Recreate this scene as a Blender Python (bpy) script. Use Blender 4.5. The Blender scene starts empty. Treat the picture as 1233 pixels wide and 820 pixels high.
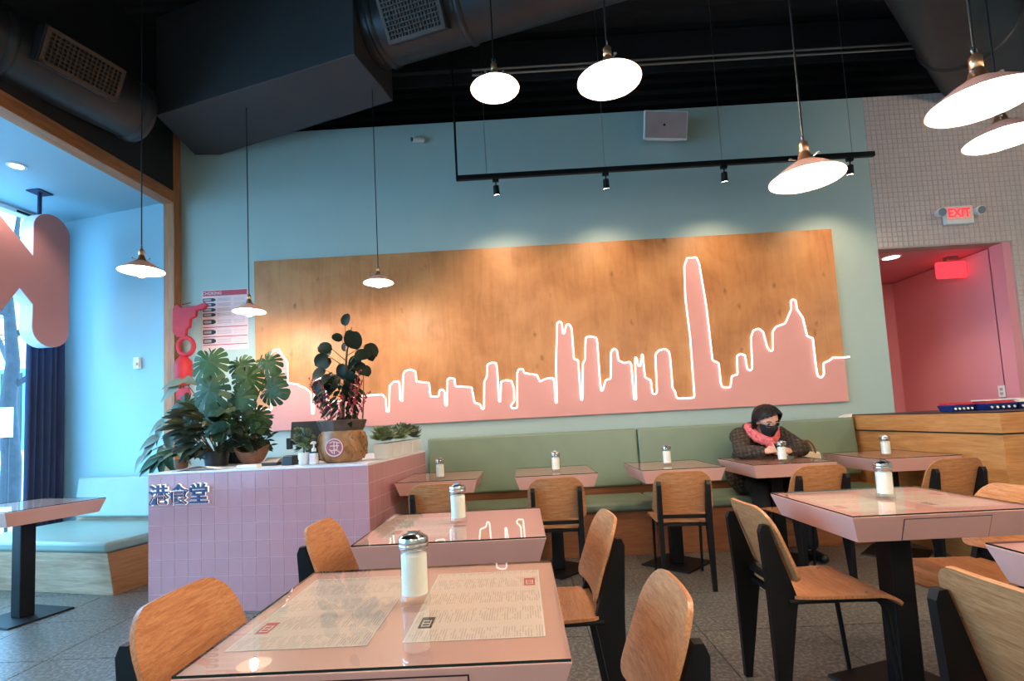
import bpy, bmesh, math, random
from math import sin, cos, pi, radians, sqrt
from mathutils import Vector, Matrix, Euler, Quaternion, noise

scn = bpy.context.scene
COL = scn.collection
random.seed(7)

# ---------------------------------------------------------------- camera
cam_data = bpy.data.cameras.new('camera')
cam = bpy.data.objects.new('camera', cam_data)
COL.objects.link(cam)
cam_data.sensor_width = 36.0
cam_data.sensor_fit = 'HORIZONTAL'
cam_data.lens = 620.0 / 1233.0 * 36.0
cam_data.shift_y = 52.0 / 1233.0
cam_data.clip_start = 0.05
CAM_H = 1.18
f_axis = Vector((11.5, 45.0, 620.0)).normalized()          # room depth axis seen from the lens (right, down, forward)
roll = -0.0525
x_axis = Vector((1.0, roll, -(f_axis.x + roll * f_axis.y) / f_axis.z)).normalized()
z_axis = x_axis.cross(f_axis)
rot = Matrix(((x_axis.x, -x_axis.y, -x_axis.z),
              (f_axis.x, -f_axis.y, -f_axis.z),
              (z_axis.x, -z_axis.y, -z_axis.z)))
cam.matrix_world = Matrix.Translation((0, 0, CAM_H)) @ rot.to_4x4()
scn.camera = cam

# ---------------------------------------------------------------- world, exposure
world = bpy.data.worlds.new('daylight'); scn.world = world
world.use_nodes = True
bg = world.node_tree.nodes['Background']
bg.inputs['Color'].default_value = (0.25, 0.61, 1.0, 1)
bg.inputs['Strength'].default_value = 12.0
vs = scn.view_settings
vs.view_transform = 'Standard'; vs.look = 'None'; vs.gamma = 1.0
vs.use_curve_mapping = False
vs.exposure = 0.05
scn.display_settings.display_device = 'sRGB'

PENDANT_POWER = 36.0      # watts given off by each pendant bulb
TRACK_POWER = 40.0        # watts of each track spot
WARM = (1.0, 0.72, 0.44)

por = bpy.data.lights.new('window_portal', 'AREA')
por.shape = 'RECTANGLE'; por.size = 7.6; por.size_y = 3.3
por.cycles.is_portal = True
por_o = bpy.data.objects.new('window_portal', por); COL.objects.link(por_o)
por_o.location = (-5.48, 1.75, 1.97); por_o.rotation_euler = (radians(90), 0, radians(-90 - 6.3))

# ---------------------------------------------------------------- materials
def lin(c):
    c = c / 255.0
    return c / 12.92 if c <= 0.04045 else ((c + 0.055) / 1.055) ** 2.4
def rgb(r, g, b):
    return (lin(r), lin(g), lin(b), 1)

class NT:
    def __init__(s, name):
        s.m = bpy.data.materials.new(name); s.m.use_nodes = True
        s.t = s.m.node_tree; s.n = s.t.nodes; s.l = s.t.links
        s.b = s.n['Principled BSDF']; s.out = s.n['Material Output']
    def node(s, typ, **kw):
        n = s.n.new(typ)
        for k, v in kw.items():
            if hasattr(n, k): setattr(n, k, v)
        return n
    def link(s, a, b): s.l.new(a, b)
    def coord(s, scale=(1, 1, 1), kind='Object', rot=(0, 0, 0)):
        tc = s.node('ShaderNodeTexCoord'); mp = s.node('ShaderNodeMapping')
        mp.inputs['Scale'].default_value = scale; mp.inputs['Rotation'].default_value = rot
        s.link(tc.outputs[kind], mp.inputs['Vector'])
        return mp.outputs['Vector']
    def noise(s, vec, scale, detail=4, rough=0.55, dist=0):
        n = s.node('ShaderNodeTexNoise')
        n.inputs['Scale'].default_value = scale; n.inputs['Detail'].default_value = detail
        n.inputs['Roughness'].default_value = rough; n.inputs['Distortion'].default_value = dist
        if vec is not None: s.link(vec, n.inputs['Vector'])
        return n.outputs['Fac']
    def ramp(s, fac, stops):
        r = s.node('ShaderNodeValToRGB')
        e = r.color_ramp.elements
        while len(e) < len(stops): e.new(0.5)
        for i, (p, c) in enumerate(stops):
            e[i].position = p; e[i].color = c
        s.link(fac, r.inputs['Fac'])
        return r.outputs['Color']
    def math(s, op, a, b=None):
        n = s.node('ShaderNodeMath'); n.operation = op
        for i, v in enumerate((a, b)):
            if v is None: continue
            if isinstance(v, (int, float)): n.inputs[i].default_value = v
            else: s.link(v, n.inputs[i])
        return n.outputs[0]
    def mix(s, fac, a, b):
        n = s.node('ShaderNodeMix'); n.data_type = 'RGBA'
        for sock, v in ((n.inputs[0], fac), (n.inputs[6], a), (n.inputs[7], b)):
            if isinstance(v, (int, float)): sock.default_value = v
            elif isinstance(v, tuple): sock.default_value = v
            else: s.link(v, sock)
        return n.outputs[2]
    def bump(s, height, strength=0.2, dist=0.01):
        b = s.node('ShaderNodeBump')
        b.inputs['Strength'].default_value = strength; b.inputs['Distance'].default_value = dist
        s.link(height, b.inputs['Height']); s.link(b.outputs['Normal'], s.b.inputs['Normal'])
    def base(s, c):
        if isinstance(c, tuple): s.b.inputs['Base Color'].default_value = c
        else: s.link(c, s.b.inputs['Base Color'])
    def set(s, rough=0.5, metal=0.0, spec=None, coat=0.0):
        s.b.inputs['Roughness'].default_value = rough; s.b.inputs['Metallic'].default_value = metal
        if spec is not None: s.b.inputs['Specular IOR Level'].default_value = spec
        s.b.inputs['Coat Weight'].default_value = coat

def shade(c, k): return (c[0] * k, c[1] * k, c[2] * k, 1)

def plain(name, c, rough=0.5, metal=0.0, var=0.08, scale=6.0, bump=0.0, bscale=60.0, spec=None, coat=0.0, rnd=0.0):
    m = NT(name)
    v = m.coord()
    col = m.ramp(m.noise(v, scale), [(0.3, shade(c, 1 - var)), (0.7, shade(c, 1 + var))])
    if rnd:
        oi = m.node('ShaderNodeObjectInfo')
        k = m.math('ADD', m.math('MULTIPLY', oi.outputs['Random'], rnd), 1 - rnd / 2)
        mm = m.node('ShaderNodeVectorMath'); mm.operation = 'SCALE'
        m.link(col, mm.inputs[0]); m.link(k, mm.inputs['Scale']); col = mm.outputs[0]
    m.base(col); m.set(rough, metal, spec, coat)
    if bump: m.bump(m.noise(v, bscale, 3), bump, 0.004)
    return m.m

def wood(name, c1, c2, grain='x', scale=1.0, rough=0.42, knots=False):
    m = NT(name)
    sc = {'x': (1.2, 14, 14), 'y': (14, 1.2, 14), 'z': (14, 14, 1.2)}[grain]
    v = m.coord(tuple(q * scale for q in sc))
    n1 = m.noise(v, 2.2, 6, 0.6, 0.6)
    n2 = m.noise(v, 9.0, 3, 0.5)
    w = m.math('ADD', m.math('MULTIPLY', n1, 0.7), m.math('MULTIPLY', n2, 0.3))
    col = m.ramp(w, [(0.36, c1), (0.50, tuple((a + b) / 2 for a, b in zip(c1, c2))), (0.64, c2)])
    m.base(col); m.set(rough, 0, 0.4)
    m.bump(w, 0.08, 0.002)
    return m.m

def emit(name, c, s):
    m = NT(name)
    m.n.remove(m.b)
    e = m.node('ShaderNodeEmission'); e.inputs['Color'].default_value = c; e.inputs['Strength'].default_value = s
    m.link(e.outputs[0], m.out.inputs['Surface'])
    return m.m

def clear_glass(name, tint=(0.93, 0.97, 0.95, 1), ior=1.5, rough=0.01):
    m = NT(name); m.n.remove(m.b)
    tr = m.node('ShaderNodeBsdfTransparent'); tr.inputs['Color'].default_value = tint
    gl = m.node('ShaderNodeBsdfGlossy'); gl.inputs['Roughness'].default_value = rough
    fr = m.node('ShaderNodeFresnel'); fr.inputs['IOR'].default_value = ior
    mx = m.node('ShaderNodeMixShader')
    geo = m.node('ShaderNodeNewGeometry')
    fac = m.math('MULTIPLY', fr.outputs[0], m.math('SUBTRACT', 1.0, geo.outputs['Backfacing']))   # no mirror on the way out of the sheet
    m.link(fac, mx.inputs[0]); m.link(tr.outputs[0], mx.inputs[1]); m.link(gl.outputs[0], mx.inputs[2])
    m.link(mx.outputs[0], m.out.inputs['Surface'])
    return m.m

MT = {}
MT['teal_wall'] = plain('teal_wall_paint', rgb(168, 183, 174), 0.75, var=0.03, scale=1.5, bump=0.05, bscale=180)
MT['bay_wall'] = plain('bay_wall_paint', rgb(150, 185, 196), 0.7, var=0.02, scale=1.5, bump=0.04, bscale=180)
MT['black_paint'] = plain('black_ceiling_paint', rgb(34, 31, 31), 0.7, var=0.15, scale=3)
MT['duct'] = plain('black_duct_paint', rgb(46, 42, 42), 0.42, var=0.12, scale=4)
MT['soffit'] = plain('dark_soffit_board', rgb(58, 54, 54), 0.7, var=0.06, scale=3)
MT['grille'] = plain('bronze_grille_metal', rgb(88, 66, 54), 0.5, 0.3)
MT['pink_lam'] = plain('pink_laminate', rgb(208, 156, 142), 0.38, var=0.04, scale=4)
MT['pink_tile'] = plain('glazed_pink_tile', rgb(190, 134, 138), 0.14, var=0.02, scale=9, rnd=0.03)
MT['grout'] = plain('pale_grout', rgb(200, 150, 152), 0.8)
MT['mosaic'] = plain('mosaic_pink_tile', rgb(196, 178, 168), 0.4, var=0.05, scale=20)
MT['mosaic_grout'] = plain('mosaic_grout', rgb(176, 156, 148), 0.85)
MT['corr_pink'] = plain('corridor_pink_paint', rgb(216, 140, 146), 0.7, var=0.02, scale=2)
MT['sage_daylit'] = plain('sage_vinyl_daylit', rgb(134, 152, 140), 0.42, var=0.05, scale=5, bump=0.05, bscale=220)  # same vinyl as the long bench, with the bay's daylight put into its colour
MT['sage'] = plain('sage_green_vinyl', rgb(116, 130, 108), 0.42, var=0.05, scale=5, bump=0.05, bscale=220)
MT['black_metal'] = plain('black_powder_coat', rgb(13, 12, 13), 0.5, 0.0, var=0.1, spec=0.25)
MT['black_plastic'] = plain('black_plastic', rgb(18, 18, 20), 0.4)
MT['chrome'] = plain('polished_chrome', rgb(205, 200, 195), 0.14, 1.0, var=0.02)
MT['steel'] = plain('brushed_steel', rgb(170, 165, 160), 0.35, 1.0, var=0.05)
MT['sugar'] = plain('white_sugar', rgb(236, 228, 214), 0.9, var=0.03, scale=60, bump=0.1, bscale=400)
MT['glass'] = clear_glass('clear_glass', (0.97, 0.98, 0.97, 1), 1.45)
MT['top_glass'] = clear_glass('table_glass', (0.975, 0.98, 0.97, 1), 1.8, 0.004)
MT['pane'] = clear_glass('window_pane_glass', (0.97, 0.99, 1, 1), 1.35, 0.0)
MT['glass_edge'] = plain('dark_green_glass_edge', rgb(24, 40, 34), 0.15)
MT['oak_chair'] = wood('oak_veneer_chair', rgb(166, 99, 56), rgb(206, 143, 95), 'x', 4.2, 0.38)
MT['oak_edge'] = wood('plywood_edge', rgb(196, 142, 96), rgb(226, 178, 130), 'x', 3, 0.5)
MT['oak_panel'] = wood('oak_panel', rgb(168, 106, 56), rgb(202, 142, 84), 'x', 0.9, 0.4)
MT['oak_panel_y'] = wood('oak_panel_depth', rgb(172, 110, 58), rgb(204, 146, 86), 'y', 0.9, 0.4)
MT['oak_base_shaded'] = wood('shaded_oak_base', rgb(128, 74, 44), rgb(158, 98, 60), 'x', 0.9, 0.45)  # bench oak with the shade under the tables put into its colour
MT['oak_trim'] = wood('oak_trim', rgb(150, 92, 52), rgb(184, 122, 76), 'y', 1.0, 0.5)
MT['oak_trim_z'] = wood('oak_trim_upright', rgb(150, 92, 52), rgb(184, 122, 76), 'z', 1.0, 0.5)
MT['oak_bay'] = wood('pale_oak_bench', rgb(168, 134, 106), rgb(208, 178, 148), 'x', 0.7, 0.5)
MT['oak_bay_side'] = wood('oak_bench_side', rgb(160, 102, 56), rgb(190, 132, 82), 'y', 0.9, 0.5)
MT['white'] = plain('white_plastic', rgb(222, 220, 216), 0.45, var=0.03)
MT['cream'] = plain('cream_fabric', rgb(216, 196, 170), 0.8)
MT['paper'] = plain('white_paper', rgb(226, 216, 204), 0.8, var=0.04, scale=12)
MT['red'] = plain('red_lacquer', rgb(176, 26, 38), 0.6, var=0.12, scale=14)
MT['navy'] = plain('navy_curtain_cloth', rgb(42, 54, 86), 0.85, var=0.12, scale=5)
MT['navy_sign'] = plain('navy_letter', rgb(24, 50, 98), 0.45)
MT['sign_pink'] = plain('pink_letter_face', rgb(182, 120, 114), 0.5, var=0.03, scale=3)
MT['sign_white'] = plain('white_letter_side', rgb(226, 220, 224), 0.45, var=0.02)
MT['leaf'] = plain('dark_green_leaf', rgb(32, 60, 24), 0.5, spec=0.22, var=0.3, scale=12, rnd=0.4)
MT['leaf_dark'] = plain('deep_green_leaf', rgb(22, 32, 17), 0.55, spec=0.15, var=0.3, scale=16, rnd=0.4)
MT['leaf_grey'] = plain('silvery_green_leaf', rgb(96, 106, 88), 0.5, spec=0.25, var=0.2, scale=14, rnd=0.3)
MT['succ'] = plain('grey_green_succulent', rgb(120, 136, 98), 0.5, var=0.25, scale=20, rnd=0.4)
MT['stem'] = plain('brown_green_stem', rgb(84, 70, 44), 0.6)
MT['soil'] = plain('dark_soil', rgb(44, 32, 24), 0.95)
MT['berry'] = plain('red_berry', rgb(150, 30, 42), 0.5, rnd=0.3)
MT['pot_tan'] = plain('glazed_brown_ceramic', rgb(150, 106, 66), 0.4, var=0.45, scale=14, bump=0.5, bscale=24)
MT['pot_rim'] = plain('dark_ceramic_rim', rgb(84, 68, 60), 0.4, var=0.3, scale=16, bump=0.3, bscale=40)
MT['medal'] = plain('rose_medallion', rgb(160, 92, 96), 0.5, var=0.2, scale=30)
MT['medal_line'] = plain('pale_medallion_relief', rgb(222, 190, 190), 0.5)
MT['bowl'] = plain('brown_clay_bowl', rgb(126, 78, 50), 0.6, var=0.25, scale=20)
MT['brass'] = plain('aged_copper', rgb(206, 150, 110), 0.3, 0.9, var=0.08)
MT['shade'] = plain('rose_enamel', rgb(206, 150, 134), 0.35, var=0.03)
MT['shade_in'] = plain('cream_enamel', rgb(240, 232, 214), 0.5, var=0.02)
MT['bulb'] = emit('lamp_bulb', (1.0, 0.83, 0.64, 1), PENDANT_POWER / (4 * pi * pi * 0.034 ** 2))
MT['lens'] = emit('spot_lens', (1.0, 0.84, 0.62, 1), 25.0)
MT['down'] = emit('downlight_lens', (1.0, 0.93, 0.82, 1), 14.0)
MT['neon'] = emit('neon_tube_glow', (1.0, 0.95, 0.91, 1), 2.6)
MT['sign_glow'] = emit('letter_backlight', (0.75, 0.9, 1.0, 1), 1.5)
MT['exit_red'] = emit('exit_red_glow', (1.0, 0.035, 0.05, 1), 2.2)
MT['exit_pale'] = plain('exit_pale_letter', rgb(245, 200, 180), 0.5)
MT['blue_tray'] = plain('blue_patterned_tray', rgb(28, 46, 104), 0.4, var=0.5, scale=26)
MT['skin'] = plain('skin', rgb(222, 164, 140), 0.5, var=0.04, scale=12)
MT['hair'] = plain('black_hair', rgb(14, 9, 9), 0.5, var=0.3, scale=30, spec=0.25)
MT['mask'] = plain('black_mask_cloth', rgb(20, 20, 24), 0.75)
MT['trouser'] = plain('black_trousers', rgb(20, 19, 22), 0.85)
MT['shoe'] = plain('black_shoe', rgb(16, 15, 16), 0.4)
MT['asphalt'] = plain('pale_street', rgb(186, 190, 194), 0.9, var=0.05, scale=0.6)
MT['far_blue'] = plain('blue_glass_tower', rgb(96, 150, 186), 0.4, var=0.1)
MT['bark'] = plain('grey_bark', rgb(58, 58, 62), 0.9, var=0.2, scale=8)
MT['screen'] = plain('dark_screen', rgb(14, 14, 16), 0.2)
MT['poster_red'] = plain('poster_red_ink', rgb(186, 52, 62), 0.5)
MT['poster_ink'] = plain('poster_black_ink', rgb(30, 27, 28), 0.5)
MT['poster_pale'] = plain('poster_pink_paper', rgb(226, 190, 184), 0.6)
MT['poster_grey'] = plain('poster_grey_ink', rgb(178, 152, 146), 0.6)

def mural_ply():
    m = NT('birch_plywood_board')
    v = m.coord((1, 1, 1))
    cat = m.coord((0.8, 1, 7))
    n1 = m.noise(m.coord((7, 1, 0.9)), 1.6, 6, 0.6, 1.2)
    n2 = m.noise(v, 2.3, 5, 0.6, 0.4)
    w = m.math('ADD', m.math('MULTIPLY', n1, 0.35), m.math('MULTIPLY', n2, 0.65))
    col = m.ramp(w, [(0.33, rgb(158, 98, 54)), (0.5, rgb(184, 122, 72)), (0.66, rgb(198, 138, 84))])
    # small dark knots scattered over the veneer
    vo = m.node('ShaderNodeTexVoronoi'); vo.inputs['Scale'].default_value = 5.0
    m.link(m.coord((1, 0.01, 0.62)), vo.inputs['Vector'])
    d = m.math('ADD', vo.outputs['Distance'], m.math('MULTIPLY', m.noise(v, 30, 4, 0.7), 0.22))
    k = m.ramp(d, [(0.13, (1, 1, 1, 1)), (0.24, (0, 0, 0, 1))])
    col = m.mix(m.math('MULTIPLY', k, 0.75), col, rgb(112, 66, 34))
    m.base(col); m.set(0.42, 0, 0.4)
    return m.m
MT['ply'] = mural_ply()
MT['sky_pink'] = plain('salmon_skyline_paint', rgb(214, 148, 138), 0.6, var=0.02, scale=3)

def floor_mat():
    m = NT('speckled_terrazzo_tile')
    tc = m.node('ShaderNodeNewGeometry')
    n1 = m.noise(tc.outputs['Position'], 3.0, 4)
    n2 = m.noise(tc.outputs['Position'], 52.0, 3, 0.6)
    c1 = m.ramp(n1, [(0.3, rgb(92, 84, 76)), (0.7, rgb(110, 101, 92))])
    sp = m.ramp(n2, [(0.40, rgb(58, 53, 48)), (0.5, rgb(98, 90, 81)), (0.62, rgb(156, 146, 132))])
    m.base(m.mix(0.55, c1, sp)); m.set(0.36, 0, 0.45)
    m.bump(n2, 0.05, 0.002)
    return m.m
MT['floor'] = floor_mat()
MT['floor_joint'] = plain('dark_floor_joint', rgb(70, 65, 62), 0.9)

def coat_mat():
    m = NT('brown_checked_wool')
    v = m.coord((1, 1, 1), rot=(0.2, 0.1, 0.5))
    sx = m.node('ShaderNodeSeparateXYZ'); m.link(v, sx.inputs[0])
    def band(o, f): return m.math('GREATER_THAN', m.math('SINE', m.math('MULTIPLY', o, f)), 0.35)
    w = m.math('ADD', band(sx.outputs['X'], 190), band(sx.outputs['Z'], 190))
    n = m.noise(v, 42, 4, 0.7)
    f = m.math('ADD', m.math('MULTIPLY', w, 0.07), m.math('MULTIPLY', n, 0.85))
    m.base(m.ramp(f, [(0.3, rgb(34, 28, 25)), (0.5, rgb(64, 54, 47)), (0.72, rgb(104, 92, 80))]))
    m.set(0.95, 0, 0.2); m.bump(n, 0.4, 0.01)
    return m.m
MT['coat'] = coat_mat()
def scarf_mat():
    m = NT('coral_knit_scarf')
    v = m.coord()
    n = m.noise(v, 60, 4, 0.7)
    m.base(m.ramp(n, [(0.35, rgb(196, 66, 74)), (0.6, rgb(236, 128, 124))]))
    m.set(0.95, 0, 0.2); m.bump(n, 0.6, 0.01)
    return m.m
MT['scarf'] = scarf_mat()

def menu_mat():
    """Printed sheet: columns of fine text lines, too small to read."""
    m = NT('printed_menu_sheet')
    tc = m.node('ShaderNodeTexCoord')
    sx = m.node('ShaderNodeSeparateXYZ'); m.link(tc.outputs['Object'], sx.inputs[0])
    line = m.math('GREATER_THAN', m.math('SINE', m.math('MULTIPLY', sx.outputs['X'], 1150)), 0.1)
    cols = m.math('GREATER_THAN', m.math('SINE', m.math('ADD', m.math('MULTIPLY', sx.outputs['Y'], 58), 0.6)), -0.55)
    mp = m.coord((90, 24, 1))
    word = m.math('GREATER_THAN', m.noise(mp, 1.0, 2), 0.47)
    ink = m.math('MULTIPLY', m.math('MULTIPLY', line, cols), word)
    m.base(m.mix(m.math('MULTIPLY', ink, 0.34), rgb(224, 198, 180), rgb(120, 100, 92)))
    m.set(0.7)
    return m.m
MT['menu'] = menu_mat()

# ---------------------------------------------------------------- mesh builder
class MB:
    def __init__(s): s.v = []; s.f = []; s.m = []; s.cur = 0
    def mat(s, i): s.cur = i; return s
    def add(s, vs, fs):
        o = len(s.v); s.v += [tuple(p) for p in vs]
        for f in fs: s.f.append(tuple(i + o for i in f)); s.m.append(s.cur)
        return s
    def box(s, x0, x1, y0, y1, z0, z1):
        return s.frustum((x0, x1, y0, y1, z0), (x0, x1, y0, y1, z1))
    def frustum(s, a, b):
        v = [(a[0], a[2], a[4]), (a[1], a[2], a[4]), (a[1], a[3], a[4]), (a[0], a[3], a[4]),
             (b[0], b[2], b[4]), (b[1], b[2], b[4]), (b[1], b[3], b[4]), (b[0], b[3], b[4])]
        return s.add(v, [(0, 3, 2, 1), (4, 5, 6, 7), (0, 1, 5, 4), (1, 2, 6, 5), (2, 3, 7, 6), (3, 0, 4, 7)])
    def hexa(s, bottom, top):
        return s.add(list(bottom) + list(top), [(0, 3, 2, 1), (4, 5, 6, 7), (0, 1, 5, 4), (1, 2, 6, 5), (2, 3, 7, 6), (3, 0, 4, 7)])
    def obox(s, M, hx, hy, hz):
        v = [M @ Vector((a * hx, b * hy, c * hz)) for c in (-1, 1) for a, b in ((-1, -1), (1, -1), (1, 1), (-1, 1))]
        return s.hexa(v[:4], v[4:])
    def prism(s, poly, axis, a, b):
        n = len(poly)
        def P(p, d):
            return {'x': (d, p[0], p[1]), 'y': (p[0], d, p[1]), 'z': (p[0], p[1], d)}[axis]
        v = [P(p, a) for p in poly] + [P(p, b) for p in poly]
        f = [tuple(range(n))[::-1], tuple(range(n, 2 * n))] + [(i, (i + 1) % n, n + (i + 1) % n, n + i) for i in range(n)]
        return s.add(v, f)
    def lathe(s, prof, seg=24, c=(0, 0, 0), cap=True):
        v = []; f = []
        for r, z in prof:
            for k in range(seg):
                a = 2 * pi * k / seg
                v.append((c[0] + r * cos(a), c[1] + r * sin(a), c[2] + z))
        for i in range(len(prof) - 1):
            for k in range(seg):
                a = i * seg + k; b = i * seg + (k + 1) % seg
                f.append((a, b, b + seg, a + seg))
        if cap:
            if prof[0][0] > 1e-5: f.append(tuple(range(seg))[::-1])
            if prof[-1][0] > 1e-5: f.append(tuple(range((len(prof) - 1) * seg, len(prof) * seg)))
        return s.add(v, f)
    def tube(s, pts, r, seg=8, closed=False):
        pts = [Vector(p) for p in pts]; n = len(pts)
        rs = r if isinstance(r, (list, tuple)) else [r] * n
        v = []; f = []; up = None
        for i, p in enumerate(pts):
            if closed: t = pts[(i + 1) % n] - pts[i - 1]
            else: t = pts[min(i + 1, n - 1)] - pts[max(i - 1, 0)]
            t = t.normalized() if t.length > 1e-9 else Vector((0, 0, 1))
            if up is None:
                up = Vector((0, 0, 1)) if abs(t.z) < 0.9 else Vector((1, 0, 0))
            up = (up - t * up.dot(t))
            up = up.normalized() if up.length > 1e-6 else t.orthogonal().normalized()
            w = t.cross(up)
            for k in range(seg):
                a = 2 * pi * k / seg
                v.append(p + (up * cos(a) + w * sin(a)) * rs[i])
        m = n if closed else n - 1
        for i in range(m):
            j = (i + 1) % n
            for k in range(seg):
                f.append((i * seg + k, i * seg + (k + 1) % seg, j * seg + (k + 1) % seg, j * seg + k))
        if not closed:
            f.append(tuple(range(seg))[::-1]); f.append(tuple(range((n - 1) * seg, n * seg)))
        return s.add(v, f)
    def ball(s, c, r, seg=12, rings=8, sc=(1, 1, 1), M=None):
        v = []; f = []
        for i in range(rings + 1):
            t = pi * i / rings
            for k in range(seg):
                a = 2 * pi * k / seg
                p = Vector((r * sc[0] * sin(t) * cos(a), r * sc[1] * sin(t) * sin(a), r * sc[2] * cos(t)))
                if M is not None: p = M @ p
                v.append((c[0] + p.x, c[1] + p.y, c[2] + p.z))
        for i in range(rings):
            for k in range(seg):
                a = i * seg + k; b = i * seg + (k + 1) % seg
                f.append((a, a + seg, b + seg, b))
        return s.add(v, f)
    def capsule(s, a, b, ra, rb, seg=12):
        a = Vector(a); b = Vector(b); d = b - a; L = d.length
        q = d.normalized()
        pts = []; rs = []
        for i in range(5):
            t = -pi / 2 + pi / 2 * i / 4
            pts.append(a + q * ra * sin(t)); rs.append(max(ra * cos(t), 0.0005))
        for i in range(5):
            t = pi / 2 * i / 4
            pts.append(b + q * rb * sin(t)); rs.append(max(rb * cos(t), 0.0005))
        return s.tube(pts, rs, seg)
    def sheet(s, fn, nu, nv, th):
        """two-sided curved board: fn(u, v) -> (point, normal)"""
        A = []; B = []
        for i in range(nu + 1):
            for j in range(nv + 1):
                p, n = fn(i / nu, j / nv); p = Vector(p); n = Vector(n)
                A.append(p + n * th / 2); B.append(p - n * th / 2)
        N = len(A); w = nv + 1; f = []
        for i in range(nu):
            for j in range(nv):
                a = i * w + j
                f.append((a, a + w, a + w + 1, a + 1)); f.append((N + a, N + a + 1, N + a + w + 1, N + a + w))
        edge = [(i, 0) for i in range(nu)] + [(nu, j) for j in range(nv)] + [(i, nv) for i in range(nu, 0, -1)] + [(0, j) for j in range(nv, 0, -1)]
        e = [i * w + j for i, j in edge]
        for k in range(len(e)):
            a = e[k]; b = e[(k + 1) % len(e)]
            f.append((a, b, N + b, N + a))
        return s.add(A + B, f)
    def mesh(s, name, mats, smooth=None):
        me = bpy.data.meshes.new(name)
        me.from_pydata(s.v, [], s.f)
        for m in (mats if isinstance(mats, (list, tuple)) else [mats]):
            me.materials.append(MT[m] if isinstance(m, str) else m)
        me.polygons.foreach_set('material_index', s.m)
        bm = bmesh.new(); bm.from_mesh(me)
        bmesh.ops.recalc_face_normals(bm, faces=bm.faces)
        bm.to_mesh(me); bm.free()
        if smooth is not None:
            me.polygons.foreach_set('use_smooth', [True] * len(me.polygons))
            me.set_sharp_from_angle(angle=radians(smooth))
        me.update()
        return me
    def build(s, name, mats, parent=None, smooth=None, bevel=0, seg=2, loc=None):
        o = bpy.data.objects.new(name, s.mesh(name, mats, smooth))
        COL.objects.link(o)
        if parent is not None: o.parent = parent
        if loc is not None: o.location = loc
        if bevel:
            b = o.modifiers.new('bevel', 'BEVEL'); b.width = bevel; b.segments = seg
            b.limit_method = 'ANGLE'; b.angle_limit = radians(40)
        return o

def tag(o, label, cat, group=None, kind=None):
    o['label'] = label; o['category'] = cat
    if group: o['group'] = group
    if kind: o['kind'] = kind
    return o
def thing(name, label, cat, loc=(0, 0, 0), rz=0.0, group=None):
    o = bpy.data.objects.new(name, None); COL.objects.link(o)
    o.empty_display_size = 0.1
    o.location = loc; o.rotation_euler = (0, 0, rz)
    return tag(o, label, cat, group)
def struct(o):
    o['kind'] = 'structure'; return o
def put(name, me, parent=None, M=None, loc=None, rot=None):
    o = bpy.data.objects.new(name, me); COL.objects.link(o)
    if parent is not None: o.parent = parent
    if M is not None: o.matrix_local = M
    if loc is not None: o.location = loc
    if rot is not None: o.rotation_euler = rot
    return o
def copy_tree(o, parent=None):
    c = o.copy(); COL.objects.link(c)
    if parent is not None: c.parent = parent
    for ch in list(o.children): copy_tree(ch, c)
    return c
def text_mesh(name, body, size, depth, mat, thick=0.0):
    cu = bpy.data.curves.new(name, 'FONT'); cu.body = body; cu.size = size
    cu.extrude = depth; cu.offset = thick; cu.align_x = 'CENTER'; cu.align_y = 'CENTER'
    t = bpy.data.objects.new(name, cu); COL.objects.link(t)
    bpy.context.view_layer.update()
    me = bpy.data.meshes.new_from_object(t.evaluated_get(bpy.context.evaluated_depsgraph_get()))
    bpy.data.objects.remove(t)
    me.name = name; me.materials.clear(); me.materials.append(MT[mat])
    return me
def rotz(a): return Matrix.Rotation(a, 4, 'Z')
def frame(origin, xdir, up=(0, 0, 1)):
    """matrix whose X runs along xdir, Z near up"""
    x = Vector(xdir).normalized(); z = Vector(up); z = (z - x * z.dot(x)).normalized(); y = z.cross(x)
    return Matrix(((x.x, y.x, z.x, origin[0]), (x.y, y.y, z.y, origin[1]), (x.z, y.z, z.z, origin[2]), (0, 0, 0, 1)))

# ================================================================ SETTING
WALL_Y = 5.08
U14 = Vector((-cos(radians(14)), sin(radians(14)), 0))          # along the window bay's end wall, away from the room
V14 = Vector((sin(radians(14)), cos(radians(14)), 0))
D8 = Vector((0.11, 0.994, 0)).normalized()                      # along the street window
N8 = Vector((D8.y, -D8.x, 0))                                   # from the street into the room
PW0 = Vector((-3.385, 4.98, 0)); PD = Vector((0.077, 0.997, 0)).normalized()   # timber portal between room and bay
PN = Vector((PD.y, -PD.x, 0))
BAYC = Vector((-4.98, 5.46, 0))                                 # corner of bay end wall and window

# floor: base, then each terrazzo tile
fl = struct(MB().box(-5.95, 7, -2.7, 7.5, -0.12, -0.004).build('floor', 'floor_joint'))
tile_mb = MB().frustum((-0.297, 0.297, -0.297, 0.297, -0.03), (-0.2965, 0.2965, -0.2965, 0.2965, 0.0))
tile_me = tile_mb.mesh('tile', 'floor')
for i in range(-9, 9):
    for j in range(1, 9):
        x = 0.61 + 0.6 * i; y = 0.19 + 0.6 * j
        put('tile', tile_me, fl, loc=(x, y, 0))
st = MB()
for i in range(-9, 9):
    for j in range(-4, 1):
        x = 0.61 + 0.6 * i; y = 0.19 + 0.6 * j
        st.frustum((x - 0.297, x + 0.297, y - 0.297, y + 0.297, -0.03), (x - 0.2965, x + 0.2965, y - 0.2965, y + 0.2965, 0))
so = st.build('tile_field', 'floor', fl); so['kind'] = 'stuff'

# back wall (teal), in one piece with the strip beside the mosaic
wb = struct(MB().box(-3.49, 3.63, WALL_Y, WALL_Y + 0.15, 0, 4.28).build('wall_back', 'teal_wall'))
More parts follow.
